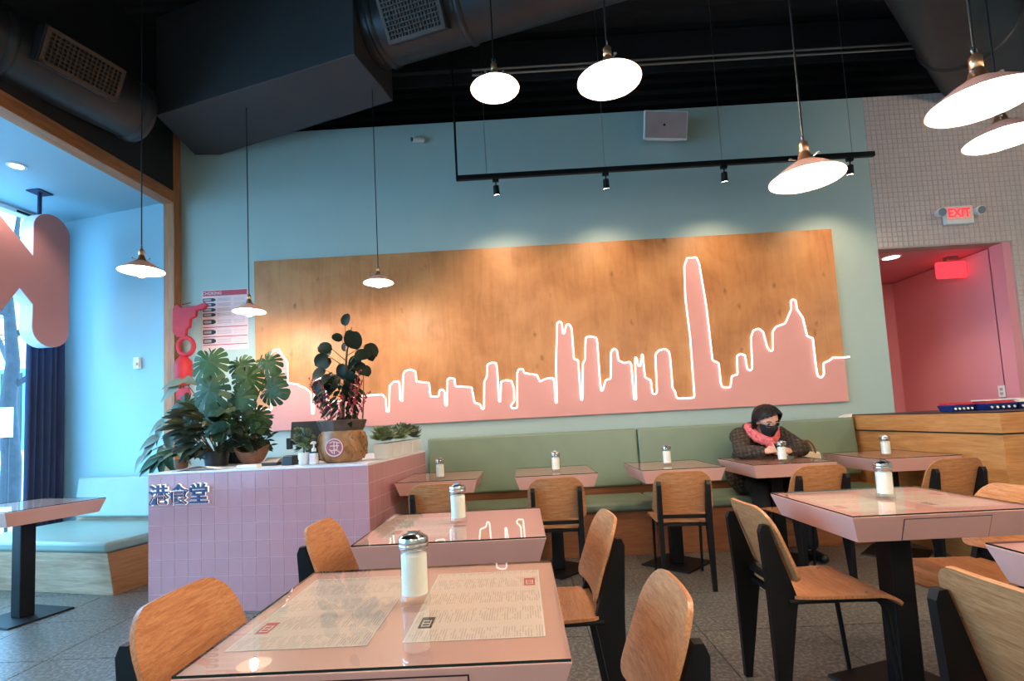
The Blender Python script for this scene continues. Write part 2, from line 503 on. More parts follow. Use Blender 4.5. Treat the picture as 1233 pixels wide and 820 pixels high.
# dark upper wall behind the ducts
struct(MB().box(-3.6, 7, 6.9, 7.0, 0, 5.4).box(-3.6, -3.5, WALL_Y + 0.16, 6.9, 0, 5.4).box(-3.5, 7, WALL_Y + 0.16, 6.9, 4.30, 4.34).build('wall_upper', 'black_paint'))
# mosaic wall with the corridor opening
wt = struct(MB().box(3.63, 4.93, WALL_Y, WALL_Y + 0.15, 2.70, 4.28).box(4.93, 6.0, WALL_Y, WALL_Y + 0.15, 0, 4.28).build('wall_mosaic', 'mosaic_grout'))
tm = MB(); p = 0.0505
def mos(x, z):
    h = p / 2 - 0.002; y = WALL_Y
    tm.add([(x - h, y, z - h), (x + h, y, z - h), (x + h, y, z + h), (x - h, y, z + h),
            (x - h + .002, y - .005, z - h + .002), (x + h - .002, y - .005, z - h + .002), (x + h - .002, y - .005, z + h - .002), (x - h + .002, y - .005, z + h - .002)],
           [(4, 5, 6, 7), (0, 1, 5, 4), (1, 2, 6, 5), (2, 3, 7, 6), (3, 0, 4, 7)])
for i in range(46):
    x = 3.63 + p * (i + 0.5)
    for j in range(58):
        z = 4.28 - p * (j + 0.5)
        if z < 2.72 and x < 4.95: continue
        mos(x, z)
mo = tm.build('mosaic_tile', 'mosaic', wt); mo['kind'] = 'stuff'

# pink corridor beyond the opening
cw = MB()
cw.box(3.38, 3.62, WALL_Y + 0.15, 6.85, 0, 2.69)           # left side
cw.box(4.85, 5.0, WALL_Y + 0.15, 6.85, 0, 2.69)            # right side
cw.box(3.38, 5.0, 6.6, 6.75, 0, 2.69)                      # end
cw.box(4.85, 4.93, WALL_Y + 0.004, WALL_Y + 0.16, 0, 2.70)
struct(cw.build('wall_corridor', 'corr_pink'))
struct(MB().box(3.38, 5.0, WALL_Y + 0.15, 6.85, 2.70, 2.78).build('ceiling_corridor', 'corr_pink'))

# room shell out of sight
struct(MB().box(6.0, 6.15, -2.7, 7.0, 0, 5.2).build('wall_right', 'teal_wall'))
struct(MB().box(-6.2, 6.15, -2.8, -2.65, 0, 5.2).build('wall_front', 'teal_wall'))
ce = struct(MB().box(-6.0, 7, -2.8, 7, 5.15, 5.3).build('ceiling', 'black_paint'))
rib_me = MB().prism([(-0.09, 0), (-0.06, -0.055), (0.06, -0.055), (0.09, 0)], 'x', -5.4, 6.5).mesh('deck_rib', 'black_paint')
for k in range(18):
    put('deck_rib', rib_me, ce, loc=(0, 3.0 + 0.21 * k, 5.15))
for i, y in enumerate((3.3, 5.0)):
    MB().box(-3.0, 6.4, y - 0.07, y + 0.07, 4.74, 5.0).box(-3.0, 6.4, y - 0.012, y + 0.012, 4.62, 4.74).build('ceiling_beam', 'black_paint', ce)

# window bay: end wall, ceiling, header, timber portal
def wallbox(a, d, L, t, z0, z1, nrm):
    a = Vector(a); b = a + d * L
    q = [a, b, b + nrm * t, a + nrm * t]
    return [(p.x, p.y, z0) for p in q], [(p.x, p.y, z1) for p in q]
bay_a = BAYC - U14 * 1.56 + U14 * -0.0
struct(MB().hexa(*wallbox(BAYC + U14 * 0.3, -U14, 1.86, 0.15, 0, 3.8, V14)).build('wall_bay', 'bay_wall'))
P1 = PW0 - PD * 7.7
c0 = BAYC + U14 * 0.25 + V14 * 0.1; c1 = BAYC - D8 * 8.1 - N8 * 0.3
cb = [(c0.x, c0.y), (-3.47, 5.20), (PW0.x - 0.06, PW0.y), (P1.x - 0.06, P1.y), (c1.x, c1.y)]
struct(MB().prism(cb, 'z', 3.62, 3.72).build('ceiling_bay', 'bay_wall'))
struct(MB().hexa(*wallbox(PW0, -PD, 7.7, -0.1, 3.66, 5.2, PN)).build('wall_header', 'black_paint'))
struct(MB().hexa(*wallbox(PW0 + PN * 0.012, -PD, 7.7, -0.13, 3.545, 3.665, PN)).build('trim_1', 'oak_trim', bevel=0.004))
struct(MB().hexa(*wallbox(PW0 + PN * 0.010 + PD * 0.085, -PD, 0.095, -0.115, 0, 4.30, PN)).build('trim_2', 'oak_trim_z', bevel=0.004))

# street window
wl = MB().hexa(*wallbox(BAYC + D8 * 0.3, -D8, 8.6, -0.15, 0, 0.28, N8))
wl.hexa(*wallbox(BAYC + D8 * 0.3, -D8, 8.6, -0.15, 3.60, 3.9, N8))
struct(wl.build('wall_left', 'bay_wall'))
wf = struct(MB().hexa(*wallbox(BAYC, -D8, 8.2, -0.08, 0.28, 0.34, N8)).hexa(*wallbox(BAYC, -D8, 8.2, -0.08, 3.56, 3.62, N8)).build('window_1', 'white'))
for k in range(6):
    a = BAYC - D8 * (0.0 + 1.62 * k)
    MB().hexa(*wallbox(a, -D8, 0.06, -0.08, 0.34, 3.56, N8)).build('mullion', 'black_metal', wf)
    if k < 5:
        a2 = a - D8 * 0.06
        MB().hexa(*wallbox(a2 - N8 * 0.035, -D8, 1.56, -0.008, 0.34, 3.56, N8)).build('pane', 'pane', wf)

# ================================================================ STREET OUTSIDE
struct(MB().box(-60, -5.9, -30, 60, -0.5, -0.3).build('ground_street', 'asphalt'))
tr = thing('street_tree', 'bare grey street tree seen through the bay window', 'tree', (-9.76, 9.7, -0.3))
MB().tube([(0, 0, 0), (0.03, 0, 1.2), (-0.06, 0, 2.3), (0.02, 0, 3.1), (-0.1, 0, 4.4), (0.1, 0, 6.2)], [0.17, 0.15, 0.13, 0.11, 0.08, 0.03], 10).build('trunk', 'bark', tr, 60)
bm_ = MB(); R = random.Random(3)
for z, a, L in ((2.6, 0.3, 2.6), (3.1, 2.6, 2.4), (3.6, 0.9, 2.5), (4.0, 3.6, 2.2), (4.5, 0.1, 2.4), (4.9, 2.2, 2.0), (5.3, 4.4, 1.8), (5.5, 1.4, 1.8)):
    p0 = Vector((-0.03, 0, z)); d = Vector((cos(a) * 0.7, sin(a) * 0.7, 0.55)).normalized()
    pts = [p0 + d * L * t + Vector((0, 0, -0.25 * t * t)) + Vector((R.uniform(-.06, .06), R.uniform(-.06, .06), 0)) for t in (0, .3, .6, 1)]
    bm_.tube(pts, [0.06, 0.045, 0.03, 0.01], 6)
    for q in range(9):
        t = R.uniform(0.3, 1); b0 = p0 + d * L * t + Vector((0, 0, -0.25 * t * t)); e = Vector((R.uniform(-1, 1), R.uniform(-1, 1), R.uniform(-.1, 1))).normalized()
        bm_.tube([b0, b0 + e * 0.4, b0 + e * 0.8 + Vector((0, 0, 0.08))], [0.014, 0.01, 0.005], 4)
bm_.build('branches', 'bark', tr)
tw = thing('far_tower', 'pale blue glass tower far behind the bare street tree', 'building', (-46.2, 48, -0.3))
MB().box(-2.0, 2.0, -2, 2, 0, 8.6).build('tower_wall', 'far_blue', tw)
for k in range(5): MB().box(-1.8 + 0.75 * k, -1.35 + 0.75 * k, -2.06, -2.0, 0.8, 8.2).build('window', 'screen' if k % 2 else 'far_blue', tw)
tag(MB().box(-27.4, -22.0, 26, 26.4, -0.3, 1.0).build('street_barrier', 'white'), 'long low white barrier along the far side of the street', 'barrier')
hb = thing('street_notice', 'white framed notice board standing on the street outside the window', 'notice board', (-8.9, 8.5, -0.3))
MB().box(-0.36, 0.36, -0.03, 0.03, 1.65, 2.15).build('board', 'white', hb)
for sx in (-0.3, 0.3): MB().tube([(sx, 0, 0), (sx, 0, 1.65)], 0.025, 6).build('post', 'bark', hb)

# ================================================================ CEILING EQUIPMENT
sf = thing('soffit_box', 'large dark boxed bulkhead hanging below the ceiling at upper left', 'bulkhead', (0, 0, 0))
bq = [(-3.12, 4.36), (-1.14, 3.76), (-0.99, 4.36), (-2.95, 5.06), (-3.2, 5.04)]
MB().prism(bq, 'z', 4.07, 5.0).build('bulkhead_body', 'soffit', sf, bevel=0.006)
MB().prism([(x * 1.0, y) for x, y in [(-1.11, 4.42), (-1.07, 4.42), (-1.07, 4.45), (-1.11, 4.45)]], 'z', 5.0, 5.15).build('hanger', 'steel', sf)

def grille(parent, M, w, h, nx, nz):
    g = MB()
    g.obox(M @ Matrix.Translation((0, 0, 0)), w / 2 + 0.03, 0.05, h / 2 + 0.03)
    body = g.build('grille_box', 'duct', parent, bevel=0.004)
    r = MB()
    for i in range(nx + 1):
        r.obox(M @ Matrix.Translation((-w / 2 + w * i / nx, -0.06, 0)), 0.004, 0.008, h / 2)
    for j in range(nz + 1):
        r.obox(M @ Matrix.Translation((0, -0.066, -h / 2 + h * j / nz)), w / 2, 0.006, 0.004)
    r.build('grille_bars', 'grille', body)
    f = MB()
    for sx in (-1, 1): f.obox(M @ Matrix.Translation((sx * (w / 2 + 0.012), -0.056, 0)), 0.012, 0.014, h / 2 + 0.024)
    for sz in (-1, 1): f.obox(M @ Matrix.Translation((0, -0.056, sz * (h / 2 + 0.012))), w / 2 + 0.024, 0.014, 0.012)
    f.build('grille_rim', 'grille', body)
def duct(name, label, a, b, r, rings, seg=32):
    t = thing(name, label, 'duct')
    a = Vector(a); b = Vector(b)
    MB().tube([a, b], r, seg).build('duct_pipe', 'duct', t, 40)
    d = (b - a).normalized()
    for k in rings:
        c = a + (b - a) * k
        MB().tube([c - d * 0.03, c - d * 0.012, c + d * 0.012, c + d * 0.03], [r + 0.002, r + 0.016, r + 0.016, r + 0.002], seg).build('duct_seam', 'duct', t, 40)
    return t
dA = duct('round_duct', 'dark round duct running from the bulkhead across the top middle', (-1.055, 4.07, 4.50), (3.9, 2.57, 4.50), 0.29, (0.02, 0.16, 0.42, 0.68))
grille(dA, frame((-0.66, 3.70, 4.33), (0.957, -0.29, 0), (-0.17, -0.56, 0.80)), 0.44, 0.27, 16, 9)
dL = duct('round_duct', 'dark round duct above the window bay at upper left', (-4.1, 1.55, 3.98), (-3.16, 4.20, 3.98), 0.24, (0.3, 0.66, 0.98))
grille(dL, frame((-3.10, 3.54, 3.95), (0.33, 0.94, 0), (0.42, -0.15, 0.90)), 0.46, 0.20, 16, 7)
dR = duct('round_duct', 'wide dark duct coming down to the mosaic wall at upper right', (1.9, 2.45, 4.42), (4.80, 4.98, 4.42), 0.35, (0.4, 0.75, 0.96))
cd = thing('conduit_pair', 'two thin grey conduit pipes running along under the ceiling deck', 'conduit')
for dz in (0, 0.05): MB().tube([(-0.3, 4.72, 4.52 + dz), (5.8, 4.72, 4.52 + dz)], 0.012, 8).build('conduit', 'steel', cd, 60)

# recessed lights
def downlight(name, label, x, y, z, r):
    t = thing(name, label, 'recessed light', (x, y, z))
    MB().lathe([(r + 0.02, -0.002), (r + 0.02, -0.008), (r, -0.01), (r, -0.002)], 24, cap=False).build('ring', 'white', t, 40)
    MB().lathe([(r, -0.006), (r * 0.6, -0.008), (0.001, -0.009)], 24, cap=False).build('lens', 'down', t, 40)
    l = bpy.data.lights.new('downlight_beam', 'SPOT'); l.energy = 40; l.spot_size = radians(110); l.spot_blend = 0.6; l.shadow_soft_size = r * 0.7
    l.color = (1, 0.9, 0.76)
    lo = bpy.data.objects.new('downlight_beam', l); COL.objects.link(lo); lo.parent = t; lo.location = (0, 0, -0.03)
downlight('recessed_light', 'small round recessed light in the bay ceiling near the big pink letter', -4.27, 4.25, 3.62, 0.05)
downlight('recessed_light', 'round recessed light in the pink corridor ceiling beside the teal wall', 3.97, 5.38, 2.70, 0.075)

# ================================================================ MURAL
NEON = [(-2.561, 1.434), (-2.449, 1.415), (-2.446, 1.935), (-2.425, 2.005), (-2.368, 2.016), (-2.332, 1.957), (-2.28, 1.869), (-2.281, 1.672), (-2.177, 1.652), (-2.163, 1.632), (-2.121, 1.621), (-2.066, 1.576), (-2.052, 1.548), (-2.051, 1.358), (-2.031, 1.357), (-2.019, 1.658), (-1.978, 1.707), (-1.931, 1.696), (-1.903, 1.652), (-1.899, 1.484), (-1.857, 1.468), (-1.745, 1.47), (-1.548, 1.507), (-1.351, 1.511), (-1.319, 1.468), (-1.315, 1.342), (-1.293, 1.335), (-1.276, 1.591), (-1.235, 1.631), (-1.179, 1.628), (-1.177, 1.446), (-1.155, 1.431), (-1.14, 1.696), (-1.12, 1.729), (-1.063, 1.743), (-1.013, 1.717), (-1.011, 1.619), (-0.886, 1.599), (-0.878, 1.464), (-0.8, 1.46), (-0.786, 1.523), (-0.758, 1.53), (-0.738, 1.507), (-0.737, 1.373), (-0.72, 1.367), (-0.707, 1.617), (-0.689, 1.639), (-0.633, 1.627), (-0.631, 1.552), (-0.47, 1.535), (-0.449, 1.381), (-0.395, 1.364), (-0.38, 1.316), (-0.36, 1.32), (-0.345, 1.584), (-0.318, 1.625), (-0.307, 1.75), (-0.264, 1.767), (-0.217, 1.759), (-0.212, 1.689), (-0.210, 1.382), (-0.196, 1.381), (-0.181, 1.575), (-0.133, 1.587), (-0.078, 1.578), (-0.057, 1.499), (-0.061, 1.374), (-0.099, 1.335), (-0.084, 1.306), (-0.035, 1.31), (-0.019, 1.651), (-0.003, 1.686), (0.039, 1.69), (0.051, 1.647), (0.175, 1.621), (0.199, 1.555), (0.256, 1.58), (0.331, 1.585), (0.340, 1.534), (0.341, 1.34), (0.353, 1.339), (0.367, 1.741), (0.370, 1.766), (0.391, 2.008), (0.398, 2.121), (0.427, 2.142), (0.448, 2.118), (0.450, 2.019), (0.467, 2.018), (0.489, 2.102), (0.518, 2.109), (0.538, 2.071), (0.541, 2.0), (0.544, 1.761), (0.585, 1.744), (0.588, 1.355), (0.602, 1.354), (0.629, 1.714), (0.65, 1.741), (0.672, 1.965), (0.714, 1.976), (0.775, 1.959), (0.783, 1.902), (0.784, 1.567), (0.789, 1.433), (0.808, 1.44), (0.839, 1.536), (0.89, 1.547), (0.91, 1.811), (0.942, 1.843), (0.969, 1.822), (0.978, 1.724), (1.03, 1.693), (1.086, 1.704), (1.100, 1.675), (1.104, 1.333), (1.124, 1.332), (1.138, 1.715), (1.144, 1.748), (1.159, 1.728), (1.166, 1.658), (1.188, 1.656), (1.206, 1.767), (1.218, 1.768), (1.224, 1.543), (1.278, 1.512), (1.286, 1.379), (1.317, 1.372), (1.33, 1.399), (1.339, 1.76), (1.375, 1.8), (1.439, 1.811), (1.476, 1.781), (1.482, 1.696), (1.484, 1.419), (1.505, 1.39), (1.514, 1.328), (1.541, 1.319), (1.678, 1.32), (1.688, 1.339), (1.690, 1.909), (1.673, 2.306), (1.686, 2.619), (1.72, 2.703), (1.813, 2.706), (1.835, 2.639), (1.872, 2.209), (1.89, 1.675), (1.948, 1.644), (1.952, 1.45), (1.964, 1.407), (2.041, 1.403), (2.064, 1.512), (2.12, 1.523), (2.129, 1.704), (2.164, 1.724), (2.209, 1.708), (2.217, 1.574), (2.246, 1.553), (2.267, 1.577), (2.279, 1.877), (2.307, 1.946), (2.363, 1.962), (2.402, 1.927), (2.43, 1.771), (2.454, 1.734), (2.480, 1.74), (2.492, 1.922), (2.53, 1.97), (2.623, 1.999), (2.68, 2.108), (2.693, 2.135), (2.695, 2.22), (2.719, 2.233), (2.745, 2.217), (2.748, 2.133), (2.798, 2.045), (2.823, 1.862), (2.876, 1.839), (2.880, 1.566), (2.888, 1.469), (2.921, 1.448), (2.949, 1.479), (2.955, 1.59), (3.019, 1.614), (3.049, 1.64), (3.172, 1.635)]
mu = thing('skyline_mural', 'wide plywood wall mural with pink city skyline outlined in white neon', 'mural', (0, 0, 0))
MX0, MX1, MZ0, MZ1 = -2.615, 3.172, 1.207, 2.925
MB().box(MX0, MX1, 5.045, WALL_Y - 0.001, MZ0, MZ1).build('plywood_board', 'ply', mu, bevel=0.003)
poly = [(MX0 + 0.001, MZ0 + 0.001)] + [(MX0 + 0.001, 1.437)] + NEON[:-1] + [(MX1 - 0.001, 1.635), (MX1 - 0.001, MZ0 + 0.001)]
MB().prism(poly[::-1], 'y', 5.038, 5.0452).build('pink_skyline', 'sky_pink', mu)
def smooth_path(pts, r=0.011):
    out = []
    for i, p in enumerate(pts):
        p = Vector((p[0], 0, p[1]))
        if i == 0 or i == len(pts) - 1: out.append(p); continue
        a = Vector((pts[i - 1][0], 0, pts[i - 1][1])); b = Vector((pts[i + 1][0], 0, pts[i + 1][1]))
        da = (a - p); db = (b - p); ra = min(r, da.length * 0.4); rb = min(r, db.length * 0.4)
        s0 = p + da.normalized() * ra; s1 = p + db.normalized() * rb
        out += [s0, (s0 + s1 + p * 2) / 4, s1]
    return out
nt = smooth_path([(MX0 + 0.0, 1.437)] + NEON + [(3.21, 1.638)])
MB().tube([(p.x, 5.024, p.z) for p in nt], 0.0078, 8).build('neon_tube', 'neon', mu, 60)

# ================================================================ TABLES
def make_table(label, x, y, rz=0.0, dims=(0.345, 0.31), drawer=None, base_rot=45, base=0.2, name='pink_table', group=None):
    t = thing(name, label, 'table', (x, y, 0), rz, group)
    hx, hy = dims; zt = 0.768; zb = 0.672; ins = 0.03
    b = MB().frustum((-hx + ins, hx - ins, -hy + ins, hy - ins, zb), (-hx, hx, -hy, hy, zt))
    b.build('table_top', 'pink_lam', t, bevel=0.0015)
    g = MB(); hx2 = hx - 0.002; hy2 = hy - 0.002
    z0 = zt + 0.0012; z1 = zt + 0.0062
    v = [(-hx2, -hy2, z0), (hx2, -hy2, z0), (hx2, hy2, z0), (-hx2, hy2, z0), (-hx2, -hy2, z1), (hx2, -hy2, z1), (hx2, hy2, z1), (-hx2, hy2, z1)]
    g.mat(0).add(v, [(0, 3, 2, 1), (4, 5, 6, 7)])
    g.mat(1).add(v, [(0, 1, 5, 4), (1, 2, 6, 5), (2, 3, 7, 6), (3, 0, 4, 7)])
    g.build('glass_sheet', ['top_glass', 'glass_edge'], t)
    MB().box(-0.046, 0.046, -0.046, 0.046, 0.012, zb - 0.01).build('leg', 'black_metal', t, bevel=0.006)
    MB().box(-0.2, 0.2, -0.2, 0.2, zb - 0.012, zb - 0.0005).build('mounting_plate', 'black_metal', t)
    bp = MB().frustum((-base, base, -base, base, 0.001), (-base + 0.004, base - 0.004, -base + 0.004, base - 0.004, 0.012)).build('base_plate', 'black_metal', t)
    bp.rotation_euler = (0, 0, radians(base_rot) - rz)
    if drawer:
        dx0, dx1 = drawer
        def face(z, off): return -hy + ins * (zt - z) / (zt - zb) - off
        def slab(x0, x1, za, zc, o0, o1):
            return MB().hexa([(x0, face(za, o1), za), (x1, face(za, o1), za), (x1, face(za, o0), za), (x0, face(za, o0), za)],
                             [(x0, face(zc, o1), zc), (x1, face(zc, o1), zc), (x1, face(zc, o0), zc), (x0, face(zc, o0), zc)])
        slab(dx0 - 0.003, dx1 + 0.003, zb + 0.001, zt - 0.013, -0.004, 0.0006).build('drawer_gap', 'black_plastic', t)
        slab(dx0, dx1, zb + 0.002, zt - 0.016, -0.004, 0.0022).build('drawer', 'pink_lam', t)
    return t
make_table('large pink glass-topped table nearest the camera with two paper menus', -0.28, 1.215, drawer=(-0.165, 0.165), base_rot=0)
make_table('pink glass-topped table in middle row directly behind the nearest table', -0.28, 2.145, base_rot=30)
make_table('pink table with a drawer at right, wooden chairs on both sides', 1.525, 2.23, drawer=(-0.155, 0.155), base_rot=18)
make_table('pink table cut off by the right edge, beside the foreground chair', 1.625, 1.19, base_rot=10)
D2 = (0.305, 0.345)
for lab, x in (('small pink table at bench, left end, beside the tiled counter', -0.675),
               ('small pink table at bench, second from the tiled counter', 0.235),
               ('small pink table at bench in front of the cushion seam', 1.165),
               ('small pink table at bench where the masked person sits', 1.975),
               ('small pink table at bench, right end, against the wood counter', 2.875)):
    make_table(lab, x + (0.02 if x < -.5 else 0), 4.165, dims=D2, base_rot=45, group='small tables along the green bench')
lt = make_table('pink table in the window bay at the left edge beside blue-lit bench', -3.53, 3.62, rz=radians(-15), dims=(0.345, 0.31), base_rot=-15)

# menus under the glass: flat printed sheets
def menu(label, x, y, w, h, flip, rz=0.0, logo=True, zt=0.7686):
    t = thing('paper_menu', label, 'menu', (x, y, zt), rz)
    MB().box(-w / 2, w / 2, -h / 2, h / 2, 0, 0.0003).build('sheet', 'menu', t)
    e = MB()
    for a in ((-w / 2, -w / 2 + .003, -h / 2, h / 2), (w / 2 - .003, w / 2, -h / 2, h / 2), (-w / 2, w / 2, -h / 2, -h / 2 + .003), (-w / 2, w / 2, h / 2 - .003, h / 2)):
        e.box(a[0], a[1], a[2], a[3], 0.0003, 0.0004)
    e.build('sheet_border', 'paper', t)
    def mark(cx, cy, mt):
        MB().box(cx - .014, cx + .014, cy - .03, cy + .03, 0.0003, 0.00042).build('logo_block', mt, t)
        g = MB()
        for k in range(3): g.box(cx - .009, cx + .009, cy - .02 + .014 * k, cy - .0165 + .014 * k, 0.00042, 0.0005)
        g.box(cx - .009, cx - .007, cy - .02, cy + .014, 0.00042, 0.0005)
        g.box(cx + .007, cx + .009, cy - .02, cy + .014, 0.00042, 0.0005)
        g.build('logo_mark', 'paper', t)
    mark(*( (w / 2 - .026, h / 2 - .10, 'poster_red') if not flip else (-w / 2 + .03, -h / 2 + .11, 'poster_red')))
    if not flip: mark(-w / 2 + .03, -h / 2 + .095, 'poster_ink')
    return t
menu('printed menu under glass on the nearest table, right of the sugar jar', -0.113, 1.235, 0.275, 0.44, False)
menu('printed menu under glass on the nearest table, left of the sugar jar', -0.455, 1.235, 0.275, 0.45, True)
menu('printed menu under glass at left side of the right-hand drawer table', 1.36, 2.22, 0.25, 0.40, True)
menu('printed menu under glass at right side of the right-hand drawer table', 1.70, 2.22, 0.25, 0.40, False)
menu('printed menu under glass on the middle-row table', -0.42, 2.14, 0.24, 0.40, True)

# sugar dispensers
def make_sugar(label, x, y, first=[None]):
    t = thing('sugar_dispenser', label, 'sugar dispenser', (x, y, 0.7745), random.uniform(-0.6, 0.6), 'sugar dispensers on the tables')
    if first[0] is None:
        a = MB().lathe([(0.034, 0.0), (0.0365, 0.004), (0.0365, 0.010), (0.0335, 0.016), (0.0325, 0.022), (0.0325, 0.122), (0.0310, 0.126), (0.0300, 0.126), (0.0300, 0.020), (0.001, 0.016)], 28).mesh('jar', 'glass', 35)
        b = MB().lathe([(0.0298, 0.0175), (0.0299, 0.106), (0.022, 0.110), (0.001, 0.111)], 24).mesh('sugar', 'sugar', 35)
        c = MB().lathe([(0.0345, 0.122), (0.0355, 0.124), (0.0355, 0.130), (0.0345, 0.132), (0.0355, 0.134), (0.0355, 0.140), (0.0330, 0.147), (0.0240, 0.153), (0.012, 0.156), (0.001, 0.1565)], 28).mesh('lid', 'chrome', 35)
        d = MB().box(-0.010, 0.010, -0.004, 0.020, 0.156, 0.1585).tube([(-0.012, -0.004, 0.158), (0.012, -0.004, 0.158)], 0.0025, 6).mesh('flap', 'chrome')
        first[0] = (a, b, c, d)
    a, b, c, d = first[0]
    put('jar', a, t); put('sugar', b, t); l = put('lid', c, t); put('flap', d, l)
    return t
for lab, x, y in (('big glass sugar jar with chrome lid on the nearest table', -0.27, 1.235),
                  ('glass sugar jar on the middle-row table behind the nearest table', -0.285, 2.19),
                  ('sugar jar on the bench table beside the tiled counter', -0.64, 3.95),
                  ('sugar jar on the second bench table from the tiled counter', 0.25, 4.07),
                  ('sugar jar on the bench table in front of the cushion seam', 1.14, 4.15),
                  ('sugar jar standing before the hands of the masked person', 1.96, 3.97),
                  ('sugar jar on the bench table against the wood counter', 2.76, 4.0),
                  ('glass sugar jar on the right-hand table with a drawer', 1.545, 2.27)):
    make_sugar(lab, x, y)

# ================================================================ CHAIRS
CH = {}
def chair_meshes():
    blade = [(-0.236, 0), (-0.208, 0), (-0.150, 0.36), (-0.136, 0.435), (-0.150, 0.48), (-0.222, 0.70), (-0.232, 0.725), (-0.252, 0.725), (-0.262, 0.70), (-0.246, 0.44)]
    CH['leg_r'] = MB().prism(blade, 'x', -0.014, 0.014).mesh('rear_leg', 'black_metal')
    def wback(t):                                            # half width of the backrest, bottom to top
        z = t * 0.285
        w = 0.203 - 0.018 * t
        rb, rt = 0.035, 0.095
        if z < rb: w -= rb - sqrt(max(rb * rb - (rb - z) ** 2, 0))
        if z > 0.285 - rt: q = z - (0.285 - rt); w -= (rt - sqrt(max(rt * rt - q * q, 0))) * 0.92
        return w
    def tt(u): return 0.5 - 0.5 * cos(pi * u)
    def back(u, v):
        t = tt(u); w = wback(t) * (2 * v - 1)
        y = -0.150 - 0.088 * t - 0.012 * t * t + 0.55 * (w * w) - 0.004
        n = Vector((-1.1 * w, 1.0, 0.34)).normalized()
        return (w, y, 0.505 + 0.285 * t), n
    CH['back'] = MB().sheet(back, 16, 14, 0.012).mesh('backrest', 'oak_chair', 50)
    def wseat(t):
        s = t * 0.43; w = 0.180 + 0.030 * t; r1 = 0.04; r2 = 0.05
        if s < r1: w -= r1 - sqrt(max(r1 * r1 - (r1 - s) ** 2, 0))
        if s > 0.43 - r2: q = s - (0.43 - r2); w -= (r2 - sqrt(max(r2 * r2 - q * q, 0))) * 0.7
        return w
    def seat(u, v):
        t = tt(u); s = t * 0.43; w = wseat(t) * (2 * v - 1)
        k = max(0.0, s - 0.33) / 0.10
        y = -0.165 + s - 0.012 * k * k
        z = 0.446 - 0.012 * sin(pi * min(1, s / 0.34)) * (1 - (w / 0.21) ** 2) - 0.042 * k * k
        n = Vector((0, 0.55 * k, 1)).normalized()
        return (w, y, z), n
    CH['seat'] = MB().sheet(seat, 18, 10, 0.012).mesh('seat', 'oak_chair', 50)
    CH['leg_f'] = MB().tube([(0, 0.10, 0.427), (0, 0.165, 0.425), (0, 0.188, 0.405), (0, 0.198, 0.36), (0, 0.232, 0.0)], [0.011, 0.011, 0.011, 0.011, 0.009], 10).mesh('front_leg', 'black_metal', 60)
    fr = MB()
    for s in (-1, 1):
        fr.tube([(s * 0.17, -0.17, 0.428), (s * 0.17, 0.12, 0.427)], 0.010, 8)
    fr.tube([(-0.17, 0.12, 0.425), (0.17, 0.12, 0.425)], 0.010, 8)
    fr.box(-0.17, 0.17, -0.178, -0.150, 0.415, 0.432)
    CH['frame'] = fr.mesh('seat_frame', 'black_metal', 60)
    CH['rail'] = MB().box(-0.17, 0.17, -0.186, -0.168, 0.468, 0.492).mesh('cross_rail', 'black_metal')
    CH['screw'] = MB().lathe([(0.0065, -0.002), (0.0065, 0.001), (0.004, 0.0025), (0.001, 0.0028)], 10).mesh('screw', 'steel', 40)
chair_meshes()
def make_chair(label, x, y, face, group):
    """face: angle of the chair's front measured from +Y, counter-clockwise"""
    t = thing('dining_chair', label, 'chair', (x, y, 0), radians(face), group)
    b = put('backrest', CH['back'], t); s = put('seat', CH['seat'], t)
    for sx in (-1, 1):
        put('leg', CH['leg_r'], t, loc=(sx * 0.158, 0, 0)); put('leg', CH['leg_f'], t, loc=(sx * 0.168, 0, 0))
        put('screw', CH['screw'], b, loc=(sx * 0.155, -0.197, 0.655), rot=(radians(-72), 0, 0))
        put('screw', CH['screw'], s, loc=(sx * 0.165, 0.13, 0.452))
    put('seat_frame', CH['frame'], t); put('cross_rail', CH['rail'], t)
    return t
gB = 'oak chairs facing the green bench'
make_chair('oak chair with black frame at bench table beside the tiled counter', -0.60, 3.72, 0, gB)
make_chair('oak chair with black frame, second along the bench from tiled counter', 0.215, 3.74, -2, gB)
make_chair('oak chair before the cushion seam, its four black legs all visible', 1.09, 3.745, -8, gB)
make_chair('oak chair across the table from the masked person', 1.96, 3.72, 2, gB)
make_chair('oak chair at the last bench table before the wood counter', 2.86, 3.73, 2, gB)
gM = 'oak chairs at the larger tables'
make_chair('oak chair back at lower left corner, left of the nearest table', -0.665, 1.335, -92, gM)
make_chair('oak chair left of the middle-row table, against the tiled counter', -0.655, 2.24, -90, gM)
make_chair('oak chair right of the middle-row table, seen from the side', 0.09, 2.12, 92, gM)
make_chair('oak chair back tilted in the foreground, right of the nearest table', 0.09, 1.235, 88, gM)
make_chair('oak chair with empty seat in full view, left of right-hand drawer table', 1.17, 2.24, -90, gM)
make_chair('oak chair behind the right end of the right-hand drawer table', 1.90, 2.29, 92, gM)
make_chair('large oak chair back cut off at the lower right corner', 1.235, 1.15, -88, gM)

